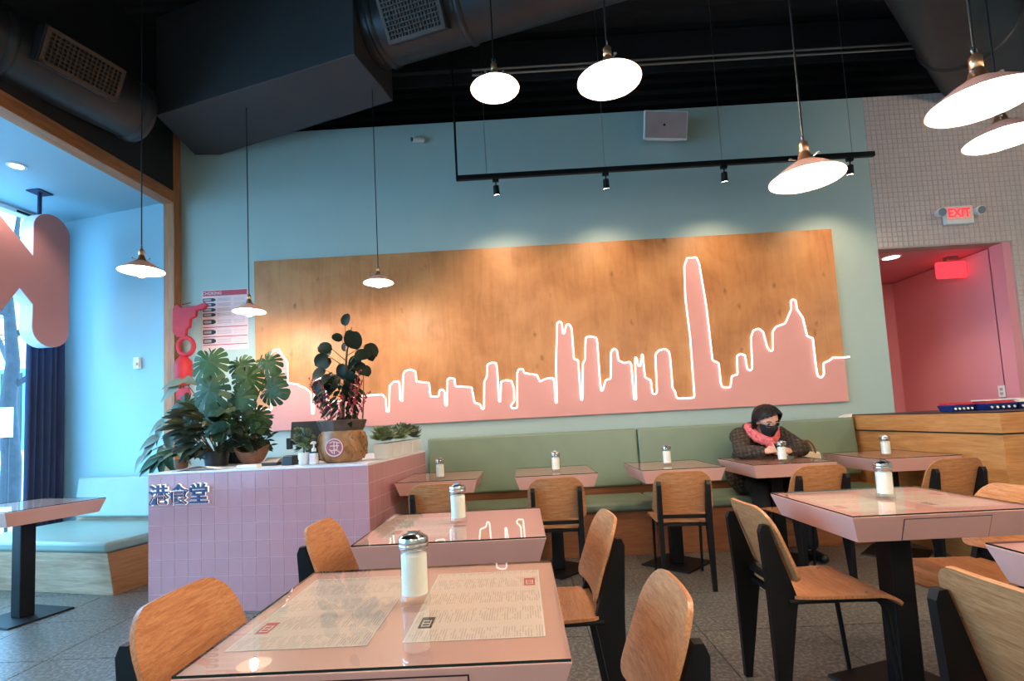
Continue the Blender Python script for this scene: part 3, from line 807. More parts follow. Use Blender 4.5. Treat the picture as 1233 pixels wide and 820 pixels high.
# ================================================================ GREEN BENCH ALONG THE WALL
bn = thing('banquette', 'long sage green vinyl bench with wooden base under the skyline mural', 'bench', (0, 0, 0))
BX0, BX1, BS = -0.915, 3.165, 1.10
MB().box(BX0, BX1, 4.47, 5.06, 0.0, 0.372).build('bench_base', 'oak_base_shaded', bn, bevel=0.004)
MB().box(BS - 0.002, BS + 0.002, 4.4685, 4.472, 0.004, 0.37).build('base_joint', 'black_plastic', bn)
MB().box(BX0, BX1, 4.975, 5.07, 0.374, 0.535).build('back_rail', 'oak_base_shaded', bn)
for a, b in ((BX0, BS - 0.003), (BS + 0.003, BX1)):
    MB().box(a, b, 4.42, 4.972, 0.374, 0.452).build('seat_cushion', 'sage', bn, 50, bevel=0.028, seg=4)
    MB().prism([(4.930, 0.520), (4.975, 1.055), (5.062, 1.055), (5.062, 0.520)], 'x', a, b).build('back_cushion', 'sage', bn, 50, bevel=0.022, seg=4)

bb = thing('banquette', 'pale green bench bathed in blue daylight in the window bay', 'bench', (-3.2, 3.93, 0), radians(-14))
MB().frustum((-1.66, -0.035, 0.085, 1.04, 0.0), (-1.66, -0.015, 0.02, 1.04, 0.335)).build('bench_base', 'oak_bay', bb, bevel=0.003)
MB().frustum((-0.036, -0.030, 0.087, 1.04, 0.002), (-0.016, -0.010, 0.022, 1.04, 0.334)).build('end_panel', 'oak_bay_side', bb)
MB().box(-1.66, 0.0, 0.0, 0.90, 0.337, 0.418).build('seat_cushion', 'sage_daylit', bb, 50, bevel=0.026, seg=4)
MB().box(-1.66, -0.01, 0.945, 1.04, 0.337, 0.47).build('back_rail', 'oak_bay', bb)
MB().prism([(0.865, 0.45), (0.915, 0.84), (0.99, 0.84), (0.99, 0.45)], 'x', -1.60, 0.03).build('back_cushion', 'sage_daylit', bb, 50, bevel=0.022, seg=4)

# ================================================================ WOODEN SERVICE COUNTER (RIGHT)
wc = thing('service_counter', 'wooden counter with raised upper tier in front of the pink corridor', 'counter', (0, 0, 0))
MB().box(3.205, 4.95, 3.52, 5.07, 0, 0.925).build('lower_panel', 'oak_panel_y', wc, bevel=0.003)
MB().box(3.185, 4.95, 3.50, 5.07, 0.935, 1.070).build('upper_panel', 'oak_panel_y', wc, bevel=0.003)
MB().box(3.206, 4.95, 3.514, 3.5205, 0.004, 0.924).box(3.186, 4.95, 3.494, 3.5005, 0.936, 1.069).build('end_panel', 'oak_panel', wc)
MB().box(3.195, 4.95, 3.51, 5.07, 0.925, 0.935).build('shadow_gap', 'black_plastic', wc)
MB().box(3.20, 4.95, 3.515, 5.07, 1.070, 1.078).build('counter_top', 'black_plastic', wc)
MB().box(3.345, 3.349, 3.5125, 3.521, 0.0, 0.92).build('panel_joint', 'black_plastic', wc)
for lab, x, y, w, d, top in (('small blue patterned tray with red lid, left end of the counter row', 3.50, 4.22, 0.18, 0.16, 'red'),
                             ('blue patterned tray with white and red top, middle of the counter row', 3.735, 4.16, 0.24, 0.20, 'red'),
                             ('blue patterned tray with pale napkins, right end of the counter row', 4.05, 4.22, 0.32, 0.22, 'paper')):
    t = thing('serving_tray', lab, 'tray', (x, y, 1.0785), 0.05)
    MB().frustum((-w * .42, w * .42, -d * .4, d * .4, 0), (-w / 2, w / 2, -d / 2, d / 2, 0.052)).build('tray_body', 'blue_tray', t, bevel=0.006)
    MB().frustum((-w * .47, w * .47, -d * .46, d * .46, 0.052), (-w * .42, w * .40, -d * .4, d * .42, 0.072)).build('tray_lid' if top == 'red' else 'napkins', top, t, bevel=0.004)
    if w > .2: MB().box(-w * .47, w * .1, -d * .3, d * .3, 0.072, 0.082).build('napkin', 'paper', t, bevel=0.002)
    for k in range(5): MB().lathe([(0.011, 0), (0.009, 0.002), (0.0, 0.0025)], 10).build('dot', 'paper', t).matrix_local = Matrix.Translation((-w * .38 + w * .19 * k, -d * .463, 0.022)) @ Matrix.Rotation(radians(74), 4, 'X')
np_ = MB().hexa([(3.06, 4.985, 1.0565), (3.15, 4.985, 1.0565), (3.15, 5.05, 1.0565), (3.06, 5.05, 1.0565)], [(3.08, 4.985, 1.085), (3.16, 4.99, 1.09), (3.15, 5.04, 1.075), (3.07, 5.05, 1.07)]).build('paper_napkin', 'paper')
tag(np_, 'crumpled white paper napkin on the bench back beside the wood counter', 'napkin')

# ================================================================ TILED HOST COUNTER (LEFT)
CR = radians(-4.6); CO = Vector((-2.63, 3.60, 0))
hc = thing('host_counter', 'pink tiled host counter at left carrying potted plants', 'counter', CO, CR)
CW, CD, CZ = 1.585, 1.445, 0.948
MB().box(0.0, CW + 0.0036, -0.0036, CD, 0.0, CZ - 0.012).build('counter_core', 'grout', hc)
MB().box(-0.004, CW + 0.004, -0.006, CD, CZ - 0.012, CZ).build('counter_top', 'sign_white', hc, bevel=0.002)
nc, nr = 16, 8; tw_, th_ = CW / nc, (CZ - 0.014) / nr
def tile_mesh(w, h):
    return MB().frustum((-w / 2, w / 2, -h / 2, h / 2, 0), (-w / 2 + .002, w / 2 - .002, -h / 2 + .002, h / 2 - .002, 0.005)).mesh('tile', 'pink_tile')
tm1 = tile_mesh(tw_ - 0.0012, th_ - 0.0018)
nd = 14; td_ = CD / nd; tm2 = tile_mesh(td_ - 0.0012, th_ - 0.0018)
Rf = Matrix.Rotation(radians(90), 4, 'X'); Rs = Matrix.Rotation(radians(90), 4, 'Z') @ Rf
for j in range(nr):
    for i in range(nc):
        q = Matrix.Rotation(random.gauss(0, 0.004), 4, 'X') @ Matrix.Rotation(random.gauss(0, 0.003), 4, 'Z')
        put('tile', tm1, hc, M=Matrix.Translation((tw_ * (i + .5), 0, th_ * (j + .5))) @ q @ Rf)
    for i in range(nd):
        put('tile', tm2, hc, M=Matrix.Translation((CW, td_ * (i + .5), th_ * (j + .5))) @ Rs)
def on_counter(x, y, z=CZ): return (rotz(CR) @ Vector((x, y, 0)) + CO) + Vector((0, 0, z + 0.0005))

# backlit sign on the counter front
sg = thing('shop_sign', 'three dark blue backlit characters mounted on the pink tiled counter front', 'sign', CO, CR)
for k, ch in enumerate('港食堂'):
    me = text_mesh('character', ch, 0.146, 0.006, 'navy_sign', 0.0016)
    gl = text_mesh('backlight', ch, 0.146, 0.003, 'sign_glow', 0.0055)
    M = Matrix.Translation((0.092 + 0.148 * k, -0.024, 0.785)) @ Rf
    c = put('character', me, sg, M=M)
    put('backlight', gl, c, loc=(0, 0, -0.011))

# ---------------------------------------------------------------- plants
def leaf_mesh(name, mat, L, W, shape='oval', bend=0.25, fold=0.15, n=8):
    mb = MB()
    def pt(t, u):
        if shape == 'oval': w = sin(pi * t ** 0.8) ** 0.8
        elif shape == 'lance': w = sin(pi * t ** 0.6)
        elif shape == 'round': w = sqrt(max(0, 1 - (2 * t - 1) ** 2))
        else: w = sin(pi * t ** 0.55)
        x = W / 2 * w * u
        return (x, L * t, -bend * L * t * t + fold * abs(x))
    v = []
    for i in range(n + 1):
        for u in (-1, -0.5, 0, 0.5, 1): v.append(pt(i / n, u))
    f = [(i * 5 + k, i * 5 + k + 1, i * 5 + k + 6, i * 5 + k + 5) for i in range(n) for k in range(4)]
    mb.add(v, f)
    return mb.mesh(name, mat, 80)
def monstera_mesh(L, seed):
    R = random.Random(seed); mb = MB(); c = (0, L * 0.36)
    def rad(th):
        a = abs(th)
        front = L * 0.64; side = L * 0.46; back = L * 0.44
        if a < pi / 2: r = sqrt((front * cos(a)) ** 2 + (side * sin(a)) ** 2) * (1 if a > .3 else 1 + .05 * (1 - a / .3))
        else: r = sqrt((back * cos(a)) ** 2 + (side * sin(a)) ** 2)
        return r * (1 - 0.62 * max(0, (a - 2.62) / 0.52))
    def P(th, k):
        r = rad(th) * k; x = r * sin(th); y = c[1] + r * cos(th)
        return (x, y, -0.45 * (x * x) / L - 0.28 * (y - c[1]) ** 2 / L + 0.02 * L * sin(6 * th) * k)
    n = 7
    for s in (-1, 1):
        for i in range(n):
            a0 = pi * i / n; a1 = pi * (i + 1) / n
            core = [P(s * a0, 0), P(s * a0, .5), P(s * (a0 + a1) / 2, .5), P(s * a1, .5)]
            mb.add(core, [(0, 1, 2, 3)])
            g = 0.05 if i > 0 else 0.0
            b0 = a0 + (a1 - a0) * g; b1 = a1 - (a1 - a0) * (0.05 if i < n - 1 else 0)
            lean = 0.10
            v = []
            for k, q in ((.5, 1.0), (.66, .97), (.86, .93), (.98, .74)):
                m_ = (b0 + b1) / 2 - lean * (k - .5); h = (b1 - b0) / 2 * q
                if k == .5: m_ = (a0 + a1) / 2; h = (a1 - a0) / 2
                for u in (-1, 0, 1): v.append(P(s * (m_ + h * u), k * (1.03 if u == 0 and k > .9 else 1)))
            mb.add(v, [(r * 3 + k, r * 3 + k + 1, r * 3 + k + 4, r * 3 + k + 3) for r in range(3) for k in range(2)])
    return mb.mesh('leaf', 'leaf', 60)
def leaf_frame(pos, tip, nrm, s=1.0):
    y = Vector(tip).normalized(); z = Vector(nrm); z = (z - y * z.dot(y)).normalized(); x = y.cross(z)
    return Matrix(((x.x * s, y.x * s, z.x * s, pos[0]), (x.y * s, y.y * s, z.y * s, pos[1]), (x.z * s, y.z * s, z.z * s, pos[2]), (0, 0, 0, 1)))
def stem_to(mb, a, b, r, sag=0.0):
    a = Vector(a); b = Vector(b); pts = []
    for i in range(7):
        t = i / 6; p = a.lerp(b, t); p.z += sag * sin(pi * t); pts.append(p)
    mb.tube(pts, [r * (1 - 0.4 * i / 6) for i in range(7)], 6)

RL = random.Random(11)
mp_ = thing('monstera_plant', 'tall split-leaf monstera plant on the left end of the pink counter', 'plant', (-2.40, 4.36, CZ + 0.001))
MB().lathe([(0.095, 0), (0.125, 0.02), (0.14, 0.20), (0.135, 0.205), (0.125, 0.17), (0.001, 0.17)], 24).build('pot', 'black_plastic', mp_, 40)
mons = [monstera_mesh(0.30, k) for k in range(3)]
O = Vector((-2.40, 4.36, CZ + 0.001))
for i, (x, y, z, s, tx, tz) in enumerate(((-2.50, 4.10, 1.90, 1.10, 0.10, -1), (-2.10, 4.16, 1.83, .78, .55, -.6), (-2.33, 4.20, 1.83, .80, .5, -.8), (-2.45, 4.02, 1.67, 1.15, .15, -1),
                                     (-2.20, 4.08, 1.73, .9, .35, -1), (-2.08, 4.10, 1.55, .85, .9, -.25), (-2.26, 4.04, 1.56, .9, .5, -.9), (-2.66, 4.14, 1.53, .9, -.5, -.9),
                                     (-2.36, 3.98, 1.44, 1.0, .1, -1), (-2.14, 4.06, 1.40, .8, .5, -.8), (-2.60, 4.05, 1.36, .9, -.3, -1), (-2.05, 4.14, 1.66, .62, .9, -.5))):
    p = Vector((x, y, z)) - O
    nrm = Vector((RL.uniform(-.2, .2), -1, RL.uniform(.1, .5)))
    put('leaf', mons[i % 3], mp_, M=leaf_frame(p, (tx, -.25, tz), nrm, s))
    sb = MB(); stem_to(sb, (RL.uniform(-.03, .03), RL.uniform(-.03, .03), 0.15), p, 0.008, 0.05); sb.build('stem', 'leaf_dark', mp_, 60)

tp = thing('trailing_plant', 'silvery leaved plant trailing past the counter left edge', 'plant', (-2.50, 4.22, CZ + 0.001))
MB().lathe([(0.05, 0), (0.065, 0.01), (0.075, 0.11), (0.068, 0.11), (0.06, 0.09), (0.001, 0.09)], 20).build('pot', 'bowl', tp, 40)
O = Vector((-2.50, 4.22, CZ + 0.001))
lg = leaf_mesh('leaf', 'leaf_grey', 0.22, 0.105, 'heart', 0.35, 0.25)
lgreen = leaf_mesh('leaf', 'leaf', 0.22, 0.085, 'lance', 0.3, 0.2)
for i, (x, y, z, tx, tz, s) in enumerate(((-2.72, 4.12, 1.64, -1, -.1, .85), (-2.74, 4.1, 1.60, -.9, -.5, .9), (-2.70, 4.08, 1.66, .7, -.2, .7), (-2.80, 4.1, 1.42, -.6, -.9, .8), (-2.84, 4.1, 1.33, -1, -.5, .85),
                                          (-2.86, 4.08, 1.30, -.5, -1, .8), (-2.88, 4.06, 1.20, -1, -.4, .85), (-2.90, 4.05, 1.17, -.8, -.8, .9), (-2.84, 4.05, 1.13, -.3, -1, .8),
                                          (-2.92, 4.04, 1.10, -1, -.7, .8), (-2.80, 4.06, 1.24, .1, -1, .8), (-2.97, 4.02, 1.06, -.8, -.9, .7))):
    p = Vector((x, y, z)) - O
    put('leaf', lg, tp, M=leaf_frame(p, (tx, -.3, tz), (RL.uniform(-.3, .3), -.8, .7), s))
for x, z, tx, tz in ((-2.82, 1.06, -.5, -.8), (-2.80, 1.07, -.1, -1), (-2.84, 1.05, -1, -.6), (-2.79, 1.08, .5, -.9), (-2.86, 1.03, -1.2, -.9)):
    put('leaf', lgreen, tp, M=leaf_frame(Vector((x, 4.0, z)) - O, (tx, -.3, tz), (0, -1, .5), 0.9))
sb = MB()
for e in ((-2.72, 4.12, 1.64), (-2.80, 4.1, 1.42), (-2.92, 4.04, 1.10), (-2.82, 4.0, 1.06)): stem_to(sb, (0, 0, .08), Vector(e) - O, 0.006, 0.10)
sb.build('stems', 'stem', tp, 60)

bu = thing('bushy_plant', 'dense dark bushy plant in the middle of the counter plants', 'plant', (-2.40, 4.02, CZ + 0.001))
MB().lathe([(0.06, 0), (0.08, 0.01), (0.095, 0.12), (0.088, 0.12), (0.08, 0.1), (0.001, 0.1)], 20).build('pot', 'black_plastic', bu, 40)
ld = leaf_mesh('leaf', 'leaf_dark', 0.15, 0.07, 'oval', 0.3, 0.2, 6); sb = MB()
for i in range(120):
    a = RL.uniform(0, 2 * pi); e = RL.uniform(-0.15, 1.0); r = RL.uniform(.10, .30)
    d = Vector((cos(a) * 1.15 * cos(e), sin(a) * .55 * cos(e), sin(e)))
    p = Vector((0, 0, 0.18)) + Vector((d.x * r, d.y * r, d.z * r * 1.15))
    put('leaf', ld, bu, M=leaf_frame(p, d + Vector((0, -.3, -.35)), (RL.uniform(-.5, .5), -.6, .8), RL.uniform(.7, 1.15)))
    if i % 4 == 0: stem_to(sb, (0, 0, 0.08), p, 0.004)
sb.build('stems', 'stem', bu, 60)

sc_ = thing('pale_leaf_plant', 'low plant with long pale striped leaves over the counter front', 'plant', (-2.62, 3.93, CZ + 0.001))
MB().lathe([(0.035, 0), (0.045, 0.01), (0.05, 0.07), (0.045, 0.07), (0.04, 0.06), (0.001, 0.06)], 18).build('pot', 'bowl', sc_, 40)
lp = leaf_mesh('leaf', 'leaf_grey', 0.20, 0.055, 'lance', 0.5, 0.2)
for k in range(16):
    a = 2 * pi * k / 16 + .2
    put('leaf', lp if k % 3 else lgreen, sc_, M=leaf_frame((0.01 * cos(a), 0.01 * sin(a), 0.10 + .03 * (k % 2)), (cos(a), sin(a) - .3, RL.uniform(.0, .55)), (0, -.4, 1), RL.uniform(.75, 1.05)))
sb = MB(); sb.tube([(0, 0, .05), (0, 0, .13)], 0.01, 6); sb.build('stems', 'stem', sc_)

tb = thing('twiggy_bonsai', 'small leafy twiggy plant in a boat-shaped brown bowl', 'plant', (-2.14, 4.06, CZ + 0.001))
def boat(u, v):
    a = 2 * pi * v; t = u
    r = 0.05 + 0.06 * t ** .7
    x = r * 1.25 * cos(a); y = r * .8 * sin(a); z = 0.012 + 0.085 * t + 0.045 * t * (x / 0.13) ** 2
    return (x, y, z), Vector((cos(a), sin(a), -.6)).normalized()
MB().sheet(boat, 8, 28, 0.008).box(-.05, .05, -.03, .03, 0, .018).build('bowl', 'bowl', tb, 50)
MB().lathe([(0.001, 0.075), (0.08, 0.07)], 20, cap=False).build('soil', 'soil', tb)
ls = leaf_mesh('leaf', 'leaf_dark', 0.055, 0.022, 'oval', 0.2, 0.1, 4); sb = MB()
for i in range(110):
    a = RL.uniform(0, 2 * pi); r = RL.uniform(.02, .19); z = 0.10 + RL.uniform(0, .30)
    p = Vector((r * cos(a) - 0.03, r * sin(a) * .7, z))
    put('leaf', ls, tb, M=leaf_frame(p, (cos(a) + RL.uniform(-.5, .5), -.3 + sin(a) * .5, RL.uniform(-.4, .8)), (0, -.7, .7), RL.uniform(.8, 1.3)))
    if i % 3 == 0: stem_to(sb, (RL.uniform(-.02, .02), 0, 0.07), p, 0.0035, 0.02)
sb.build('twigs', 'stem', tb, 60)

bp = thing('berry_plant', 'tall dark round-leaved plant with red berries in ornate ceramic pot', 'plant', (-1.33, 3.81, CZ + 0.001))
MB().lathe([(0.115, 0), (0.135, 0.012), (0.160, 0.06), (0.172, 0.115), (0.168, 0.165), (0.150, 0.215), (0.146, 0.235)], 40, cap=False).build('pot', 'pot_tan', bp, 50)
rim = MB()
v = []; f = []; nS = 48
for i, (r, z) in enumerate(((0.146, 0.225), (0.158, 0.245), (0.166, 0.275), (0.176, 0.302), (0.170, 0.306), (0.150, 0.27), (0.10, 0.255), (0.001, 0.255))):
    for k in range(nS):
        a = 2 * pi * k / nS; w = (0.006 * cos(12 * a)) if 1 <= i <= 4 else 0
        v.append(((r + w) * cos(a), (r + w) * sin(a), z))
for i in range(7):
    for k in range(nS): f.append((i * nS + k, i * nS + (k + 1) % nS, (i + 1) * nS + (k + 1) % nS, (i + 1) * nS + k))
rim.add(v, f).build('pot_rim', 'pot_rim', bp, 50)
ma = radians(-90); md = Vector((cos(ma), sin(ma), 0)); mM = frame(md * 0.168 + Vector((0, 0, 0.112)), Vector((-sin(ma), cos(ma), 0)), md)
med = MB().obox(mM, .001, .001, .001); med = MB()
med.add([mM @ Vector((0.066 * cos(2 * pi * k / 28), 0.066 * sin(2 * pi * k / 28), zz)) for zz in (-0.012, 0.010) for k in range(28)],
        [tuple(range(28))[::-1], tuple(range(28, 56))] + [(k, (k + 1) % 28, 28 + (k + 1) % 28, 28 + k) for k in range(28)])
mo_ = med.build('medallion', 'medal', bp)
rl = MB()
rl.tube([mM @ Vector((0.060 * cos(2 * pi * k / 28), 0.060 * sin(2 * pi * k / 28), 0.011)) for k in range(28)], 0.004, 6, closed=True)
for pts in (((-.035, .03), (-.005, .045)), ((.005, .04), (.04, .03)), ((-.03, .012), (.035, .012)), ((0, .045), (0, -.045)), ((-.035, -.01), (-.01, -.04)), ((.01, -.01), (.04, -.035)), ((-.025, -.02), (.025, -.02)), ((.02, .035), (.022, -.01))):
    rl.tube([mM @ Vector((x, y, 0.011)) for x, y in pts], 0.0038, 6)
rl.build('medallion_relief', 'medal_line', mo_)
el = MB()
for k in range(7):
    a = ma + 0.75 + 0.62 * k
    for q in range(9):
        t0 = q / 8; aa = a + 0.22 * cos(2 * pi * t0); zz = 0.115 + 0.06 * sin(2 * pi * t0)
        el.ball((0.168 * cos(aa), 0.168 * sin(aa), zz), 0.011, 6, 4)
for k in range(11):
    a = 2 * pi * k / 11 + .3
    if abs(math.atan2(sin(a - ma), cos(a - ma))) < .5: continue
    el.tube([((0.120 + .052 * sin(.5 + 1.9 * t)) * cos(a + .16 * sin(pi * t * 2)), (0.120 + .052 * sin(.5 + 1.9 * t)) * sin(a + .16 * sin(pi * t * 2)), 0.02 + .19 * t) for t in [q / 9 for q in range(10)]], .008, 6)
el.build('pot_relief', 'pot_tan', bp, 60)
trunk = MB()
trunk.tube([(0, 0, .24), (0.01, 0, .42), (0.03, 0, .62), (0.05, 0, .82), (0.09, 0, 1.0)], [.016, .014, .011, .008, .004], 8)
trunk.tube([(0.15, 0, .27), (0.17, -.02, .45), (0.175, -.02, .66)], [.006, .005, .003], 6)
trunk.build('trunk', 'stem', bp, 60)
lr = leaf_mesh('leaf', 'leaf_dark', 0.118, 0.100, 'round', 0.35, 0.22)
sb = MB()
for x, z, s, tx, tz in ((.06, 1.0, .8, .1, .8), (.12, .95, 1.15, .3, -.9), (.20, .86, 1.0, .7, -.6), (.02, .90, .7, -.5, .4), (-.04, .83, .95, -.8, .2), (-.06, .78, 1.0, -.8, -.5), (.13, .76, 1.05, .9, .2),
                        (.14, .72, .9, .6, -.7), (-.10, .68, 1.0, -.9, -.3), (.02, .73, 1.0, -.2, -1), (.06, .66, .9, .5, -.8), (-.12, .60, .95, -.7, -.8), (-.04, .63, 1.0, -.4, -.9), (.04, .58, .9, .3, -1), (-.11, .54, .8, -.2, -1)):
    p = Vector((x, -.05 + RL.uniform(-.05, .04), z))
    put('leaf', lr, bp, M=leaf_frame(p, (tx, -.2, tz), (RL.uniform(-.6, .6), -1, RL.uniform(.1, .9)), s))
    put('leaf', lr, bp, M=leaf_frame(p + Vector((RL.uniform(-.05, .05), RL.uniform(.02, .08), RL.uniform(-.05, .03))), (RL.uniform(-1, 1), -.2, -.6), (RL.uniform(-.9, .9), -.8, RL.uniform(.1, .9)), s * .85))
    stem_to(sb, (0.02 + .04 * (z - .4), 0, z - .08), p, 0.004)
for i in range(130):
    z = RL.uniform(.30, .66); a = RL.uniform(0, 2 * pi); r = RL.uniform(.03, .12)
    p = Vector((r * cos(a) + .01, r * sin(a) - .02, z))
    put('leaf', ls, bp, M=leaf_frame(p, (cos(a), sin(a) - .3, -.7), (cos(a) * .5, -.9, .5), RL.uniform(1.1, 1.7)))
sb.build('leaf_stalks', 'stem', bp, 60)
for bx, by, ex, ez in ((-.06, -.06, -.20, .62), (-.05, -.05, -.13, .60), (-.03, -.08, -.07, .50), (.05, -.06, .12, .56), (.08, -.05, .17, .66), (.06, -.08, .20, .58), (.02, -.1, .05, .48), (.1, -.03, .22, .50), (-.09, -.04, -.17, .46)):
    sp = MB(); be = MB(); a = Vector((bx, by, .26)); b = Vector((ex, by - .05, ez))
    stem_to(sp, a, b, 0.003, 0.02); sp_o = sp.build('sprig', 'berry', bp, 60)
    for q in range(16):
        t = .25 + .75 * q / 15; p = a.lerp(b, t) + Vector((RL.uniform(-.018, .018), RL.uniform(-.018, .018), .02 * sin(pi * t)))
        be.ball(p, RL.uniform(.006, .009), 6, 4)
    be.build('berries', 'berry', sp_o, 60)

# white planters with succulents, along the counter's right edge
def rosette(R, n=26, s=1.0):
    mb = MB()
    for k in range(n):
        a = 2.4 * k; t = k / n; L = s * (0.018 + 0.036 * t); e = 1.35 - 1.15 * t
        d = Vector((cos(a) * cos(e), sin(a) * cos(e), sin(e))); side = Vector((-sin(a), cos(a), 0)); up = d.cross(side) * -1
        b = Vector((0, 0, 0.010 * (1 - t))) + d * 0.004; w = s * (0.007 + 0.006 * t)
        m_ = b + d * L * .6; tip = b + d * L + up * -.004
        mb.add([b - side * w * .4, b + side * w * .4, m_ + side * w, tip, m_ - side * w, m_ - up * w * .55 + Vector((0, 0, -.002))],
               [(0, 1, 5), (1, 2, 5), (2, 3, 5), (3, 4, 5), (4, 0, 5), (0, 4, 3, 2, 1)])
    return mb
ros = [rosette(RL, 26, 1.0).mesh('succulent', 'succ'), rosette(RL, 20, 1.25).mesh('succulent', 'leaf_grey'), rosette(RL, 30, 1.1).mesh('succulent', 'succ')]
def planter(lab, y, L, n):
    t = thing('succulent_planter', lab, 'planter', on_counter(1.52, y), CR, 'white planters along the counter right edge')
    b = MB().frustum((-.045, .045, -L / 2 + .006, L / 2 - .006, 0), (-.052, .052, -L / 2, L / 2, 0.115)); b.build('planter_box', 'white', t, bevel=0.004)
    MB().box(-.046, .046, -L / 2 + .008, L / 2 - .008, 0.114, 0.1155).build('soil', 'soil', t)
    k = 0
    for i in range(n):
        for sx in (-.024, .024):
            M = Matrix.Translation((sx + RL.uniform(-.006, .006), -L / 2 + L * (i + .5) / n, 0.130 + RL.uniform(0, .075))) @ Euler((RL.uniform(-.5, .5), RL.uniform(-.5, .5), RL.uniform(0, 6))).to_matrix().to_4x4() @ Matrix.Scale(RL.uniform(1.25, 1.8), 4)
            put('succulent', ros[RL.randrange(3)], t, M=M); k += 1
planter('short white planter of succulents right behind the ornate pot', 0.50, 0.16, 3)
planter('white succulent planter, second along the counter edge from ornate pot', 0.72, 0.24, 4)
planter('white succulent planter, third along the counter edge from ornate pot', 0.98, 0.24, 4)
planter('white succulent planter at the far end of the counter edge', 1.24, 0.24, 4)

# till, jars and papers on the counter
ps = thing('till_screen', 'black point-of-sale screen seen from behind on the counter', 'screen', (-1.70, 4.16, CZ + 0.001), radians(6))
MB().obox(Matrix.Translation((0, 0, .225)) @ Matrix.Rotation(radians(-14), 4, 'X'), .165, .014, .095).build('screen_housing', 'black_plastic', ps, bevel=0.006)
MB().obox(Matrix.Translation((0, .014, .228)) @ Matrix.Rotation(radians(-14), 4, 'X'), .155, .002, .085).build('display', 'screen', ps)
MB().box(-.05, .05, -.02, .05, .012, .16).build('stand_neck', 'black_plastic', ps, bevel=0.01)
MB().box(-.10, .10, -.06, .12, 0, .014).build('stand_foot', 'black_plastic', ps, bevel=0.004)
MB().box(-.19, -.15, -.045, .0, .10, .19).build('card_slot', 'black_plastic', ps, bevel=0.005)
cb_ = thing('card_reader', 'squat black card reader box beside the white succulent pot', 'card reader', (-1.695, 3.74, CZ + 0.001), radians(-4))
MB().frustum((-.045, .045, -.045, .045, 0), (-.038, .038, -.03, .045, .068)).build('reader_body', 'black_plastic', cb_, bevel=0.006)
MB().box(-.03, .03, -.01, .035, .068, .0695).build('reader_screen', 'screen', cb_)
wp = thing('succulent_pot', 'small white pot of succulents between card reader and pump bottle', 'potted plant', (-1.575, 3.70, CZ + 0.001))
MB().lathe([(0.030, 0), (0.033, 0.004), (0.038, 0.085), (0.034, 0.085), (0.032, 0.075), (0.001, 0.075)], 24).build('pot', 'white', wp, 40)
MB().lathe([(0.001, 0.078), (0.033, 0.076)], 16, cap=False).build('soil', 'soil', wp)
sb = MB(); sb.tube([(0, 0, .07), (0, 0, .17)], .006, 6); sb.build('stem', 'stem', wp)
for k in range(13):
    a = 2.4 * k; z = .10 + .011 * k
    put('succulent', ros[k % 3], wp, M=Matrix.Translation((.036 * cos(a), .03 * sin(a), z)) @ Euler((RL.uniform(-.9, .3), RL.uniform(-.6, .6), a)).to_matrix().to_4x4() @ Matrix.Scale(1.0, 4))
sp_ = thing('pump_bottle', 'clear pump bottle with pale label next to ornate pot', 'bottle', (-1.488, 3.665, CZ + 0.001), radians(-8))
MB().frustum((-.030, .030, -.022, .022, 0), (-.030, .030, -.022, .022, .092)).build('bottle_body', 'glass', sp_, bevel=0.006)
MB().box(-.026, .026, -.018, .018, .004, .078).build('liquid', 'white', sp_, bevel=0.004)
MB().box(-.018, .018, -.0232, -.0222, .018, .070).build('label', 'poster_pale', sp_)
MB().lathe([(0.016, .092), (0.016, .112), (0.010, .116), (0.006, .118), (0.006, .140), (0.018, .146), (0.018, .156), (0.008, .164), (0.001, .165)], 16).tube([(0, 0, .152), (0, -.03, .152), (0, -.036, .146)], .005, 6).build('pump', 'white', sp_, 40)
ct = thing('card_tray', 'flat black card tray lying left of the card reader', 'tray', (-1.86, 3.80, CZ + 0.001), radians(-4))
MB().box(-.09, .07, -.05, .06, 0, .022).build('tray_base', 'black_plastic', ct, bevel=0.003)
MB().hexa([(-.07, -.03, .023), (.06, -.03, .023), (.06, .05, .023), (-.07, .05, .023)], [(-.06, -.02, .03), (.06, -.02, .03), (.06, .05, .055), (-.06, .05, .055)]).build('cards', 'steel', ct)
wb_ = MB().box(-.075, .075, -.03, .03, 0, .024).build('white_card_box', 'paper', bevel=0.002); wb_.location = (-1.93, 3.62, CZ + 0.001); wb_.rotation_euler = (0, 0, radians(-3))
tag(wb_, 'narrow white box lying at the front edge of the pink counter', 'box')
def curl(u, v):
    x = -.19 + .38 * u; y = -.07 + .14 * v
    return (x, y, 0.003 + 0.030 * max(0, sin(pi * (u * 1.1 - .1))) ** 2 * (1 - v * .6)), Vector((0, 0, 1))
pa = MB().sheet(curl, 14, 4, 0.001).build('paper_sheets', 'paper', None, 60); pa.location = (-2.32, 3.70, CZ + 0.001); pa.rotation_euler = (0, 0, radians(-4))
tag(pa, 'loose curled white papers under the plants on the counter front edge', 'paper')

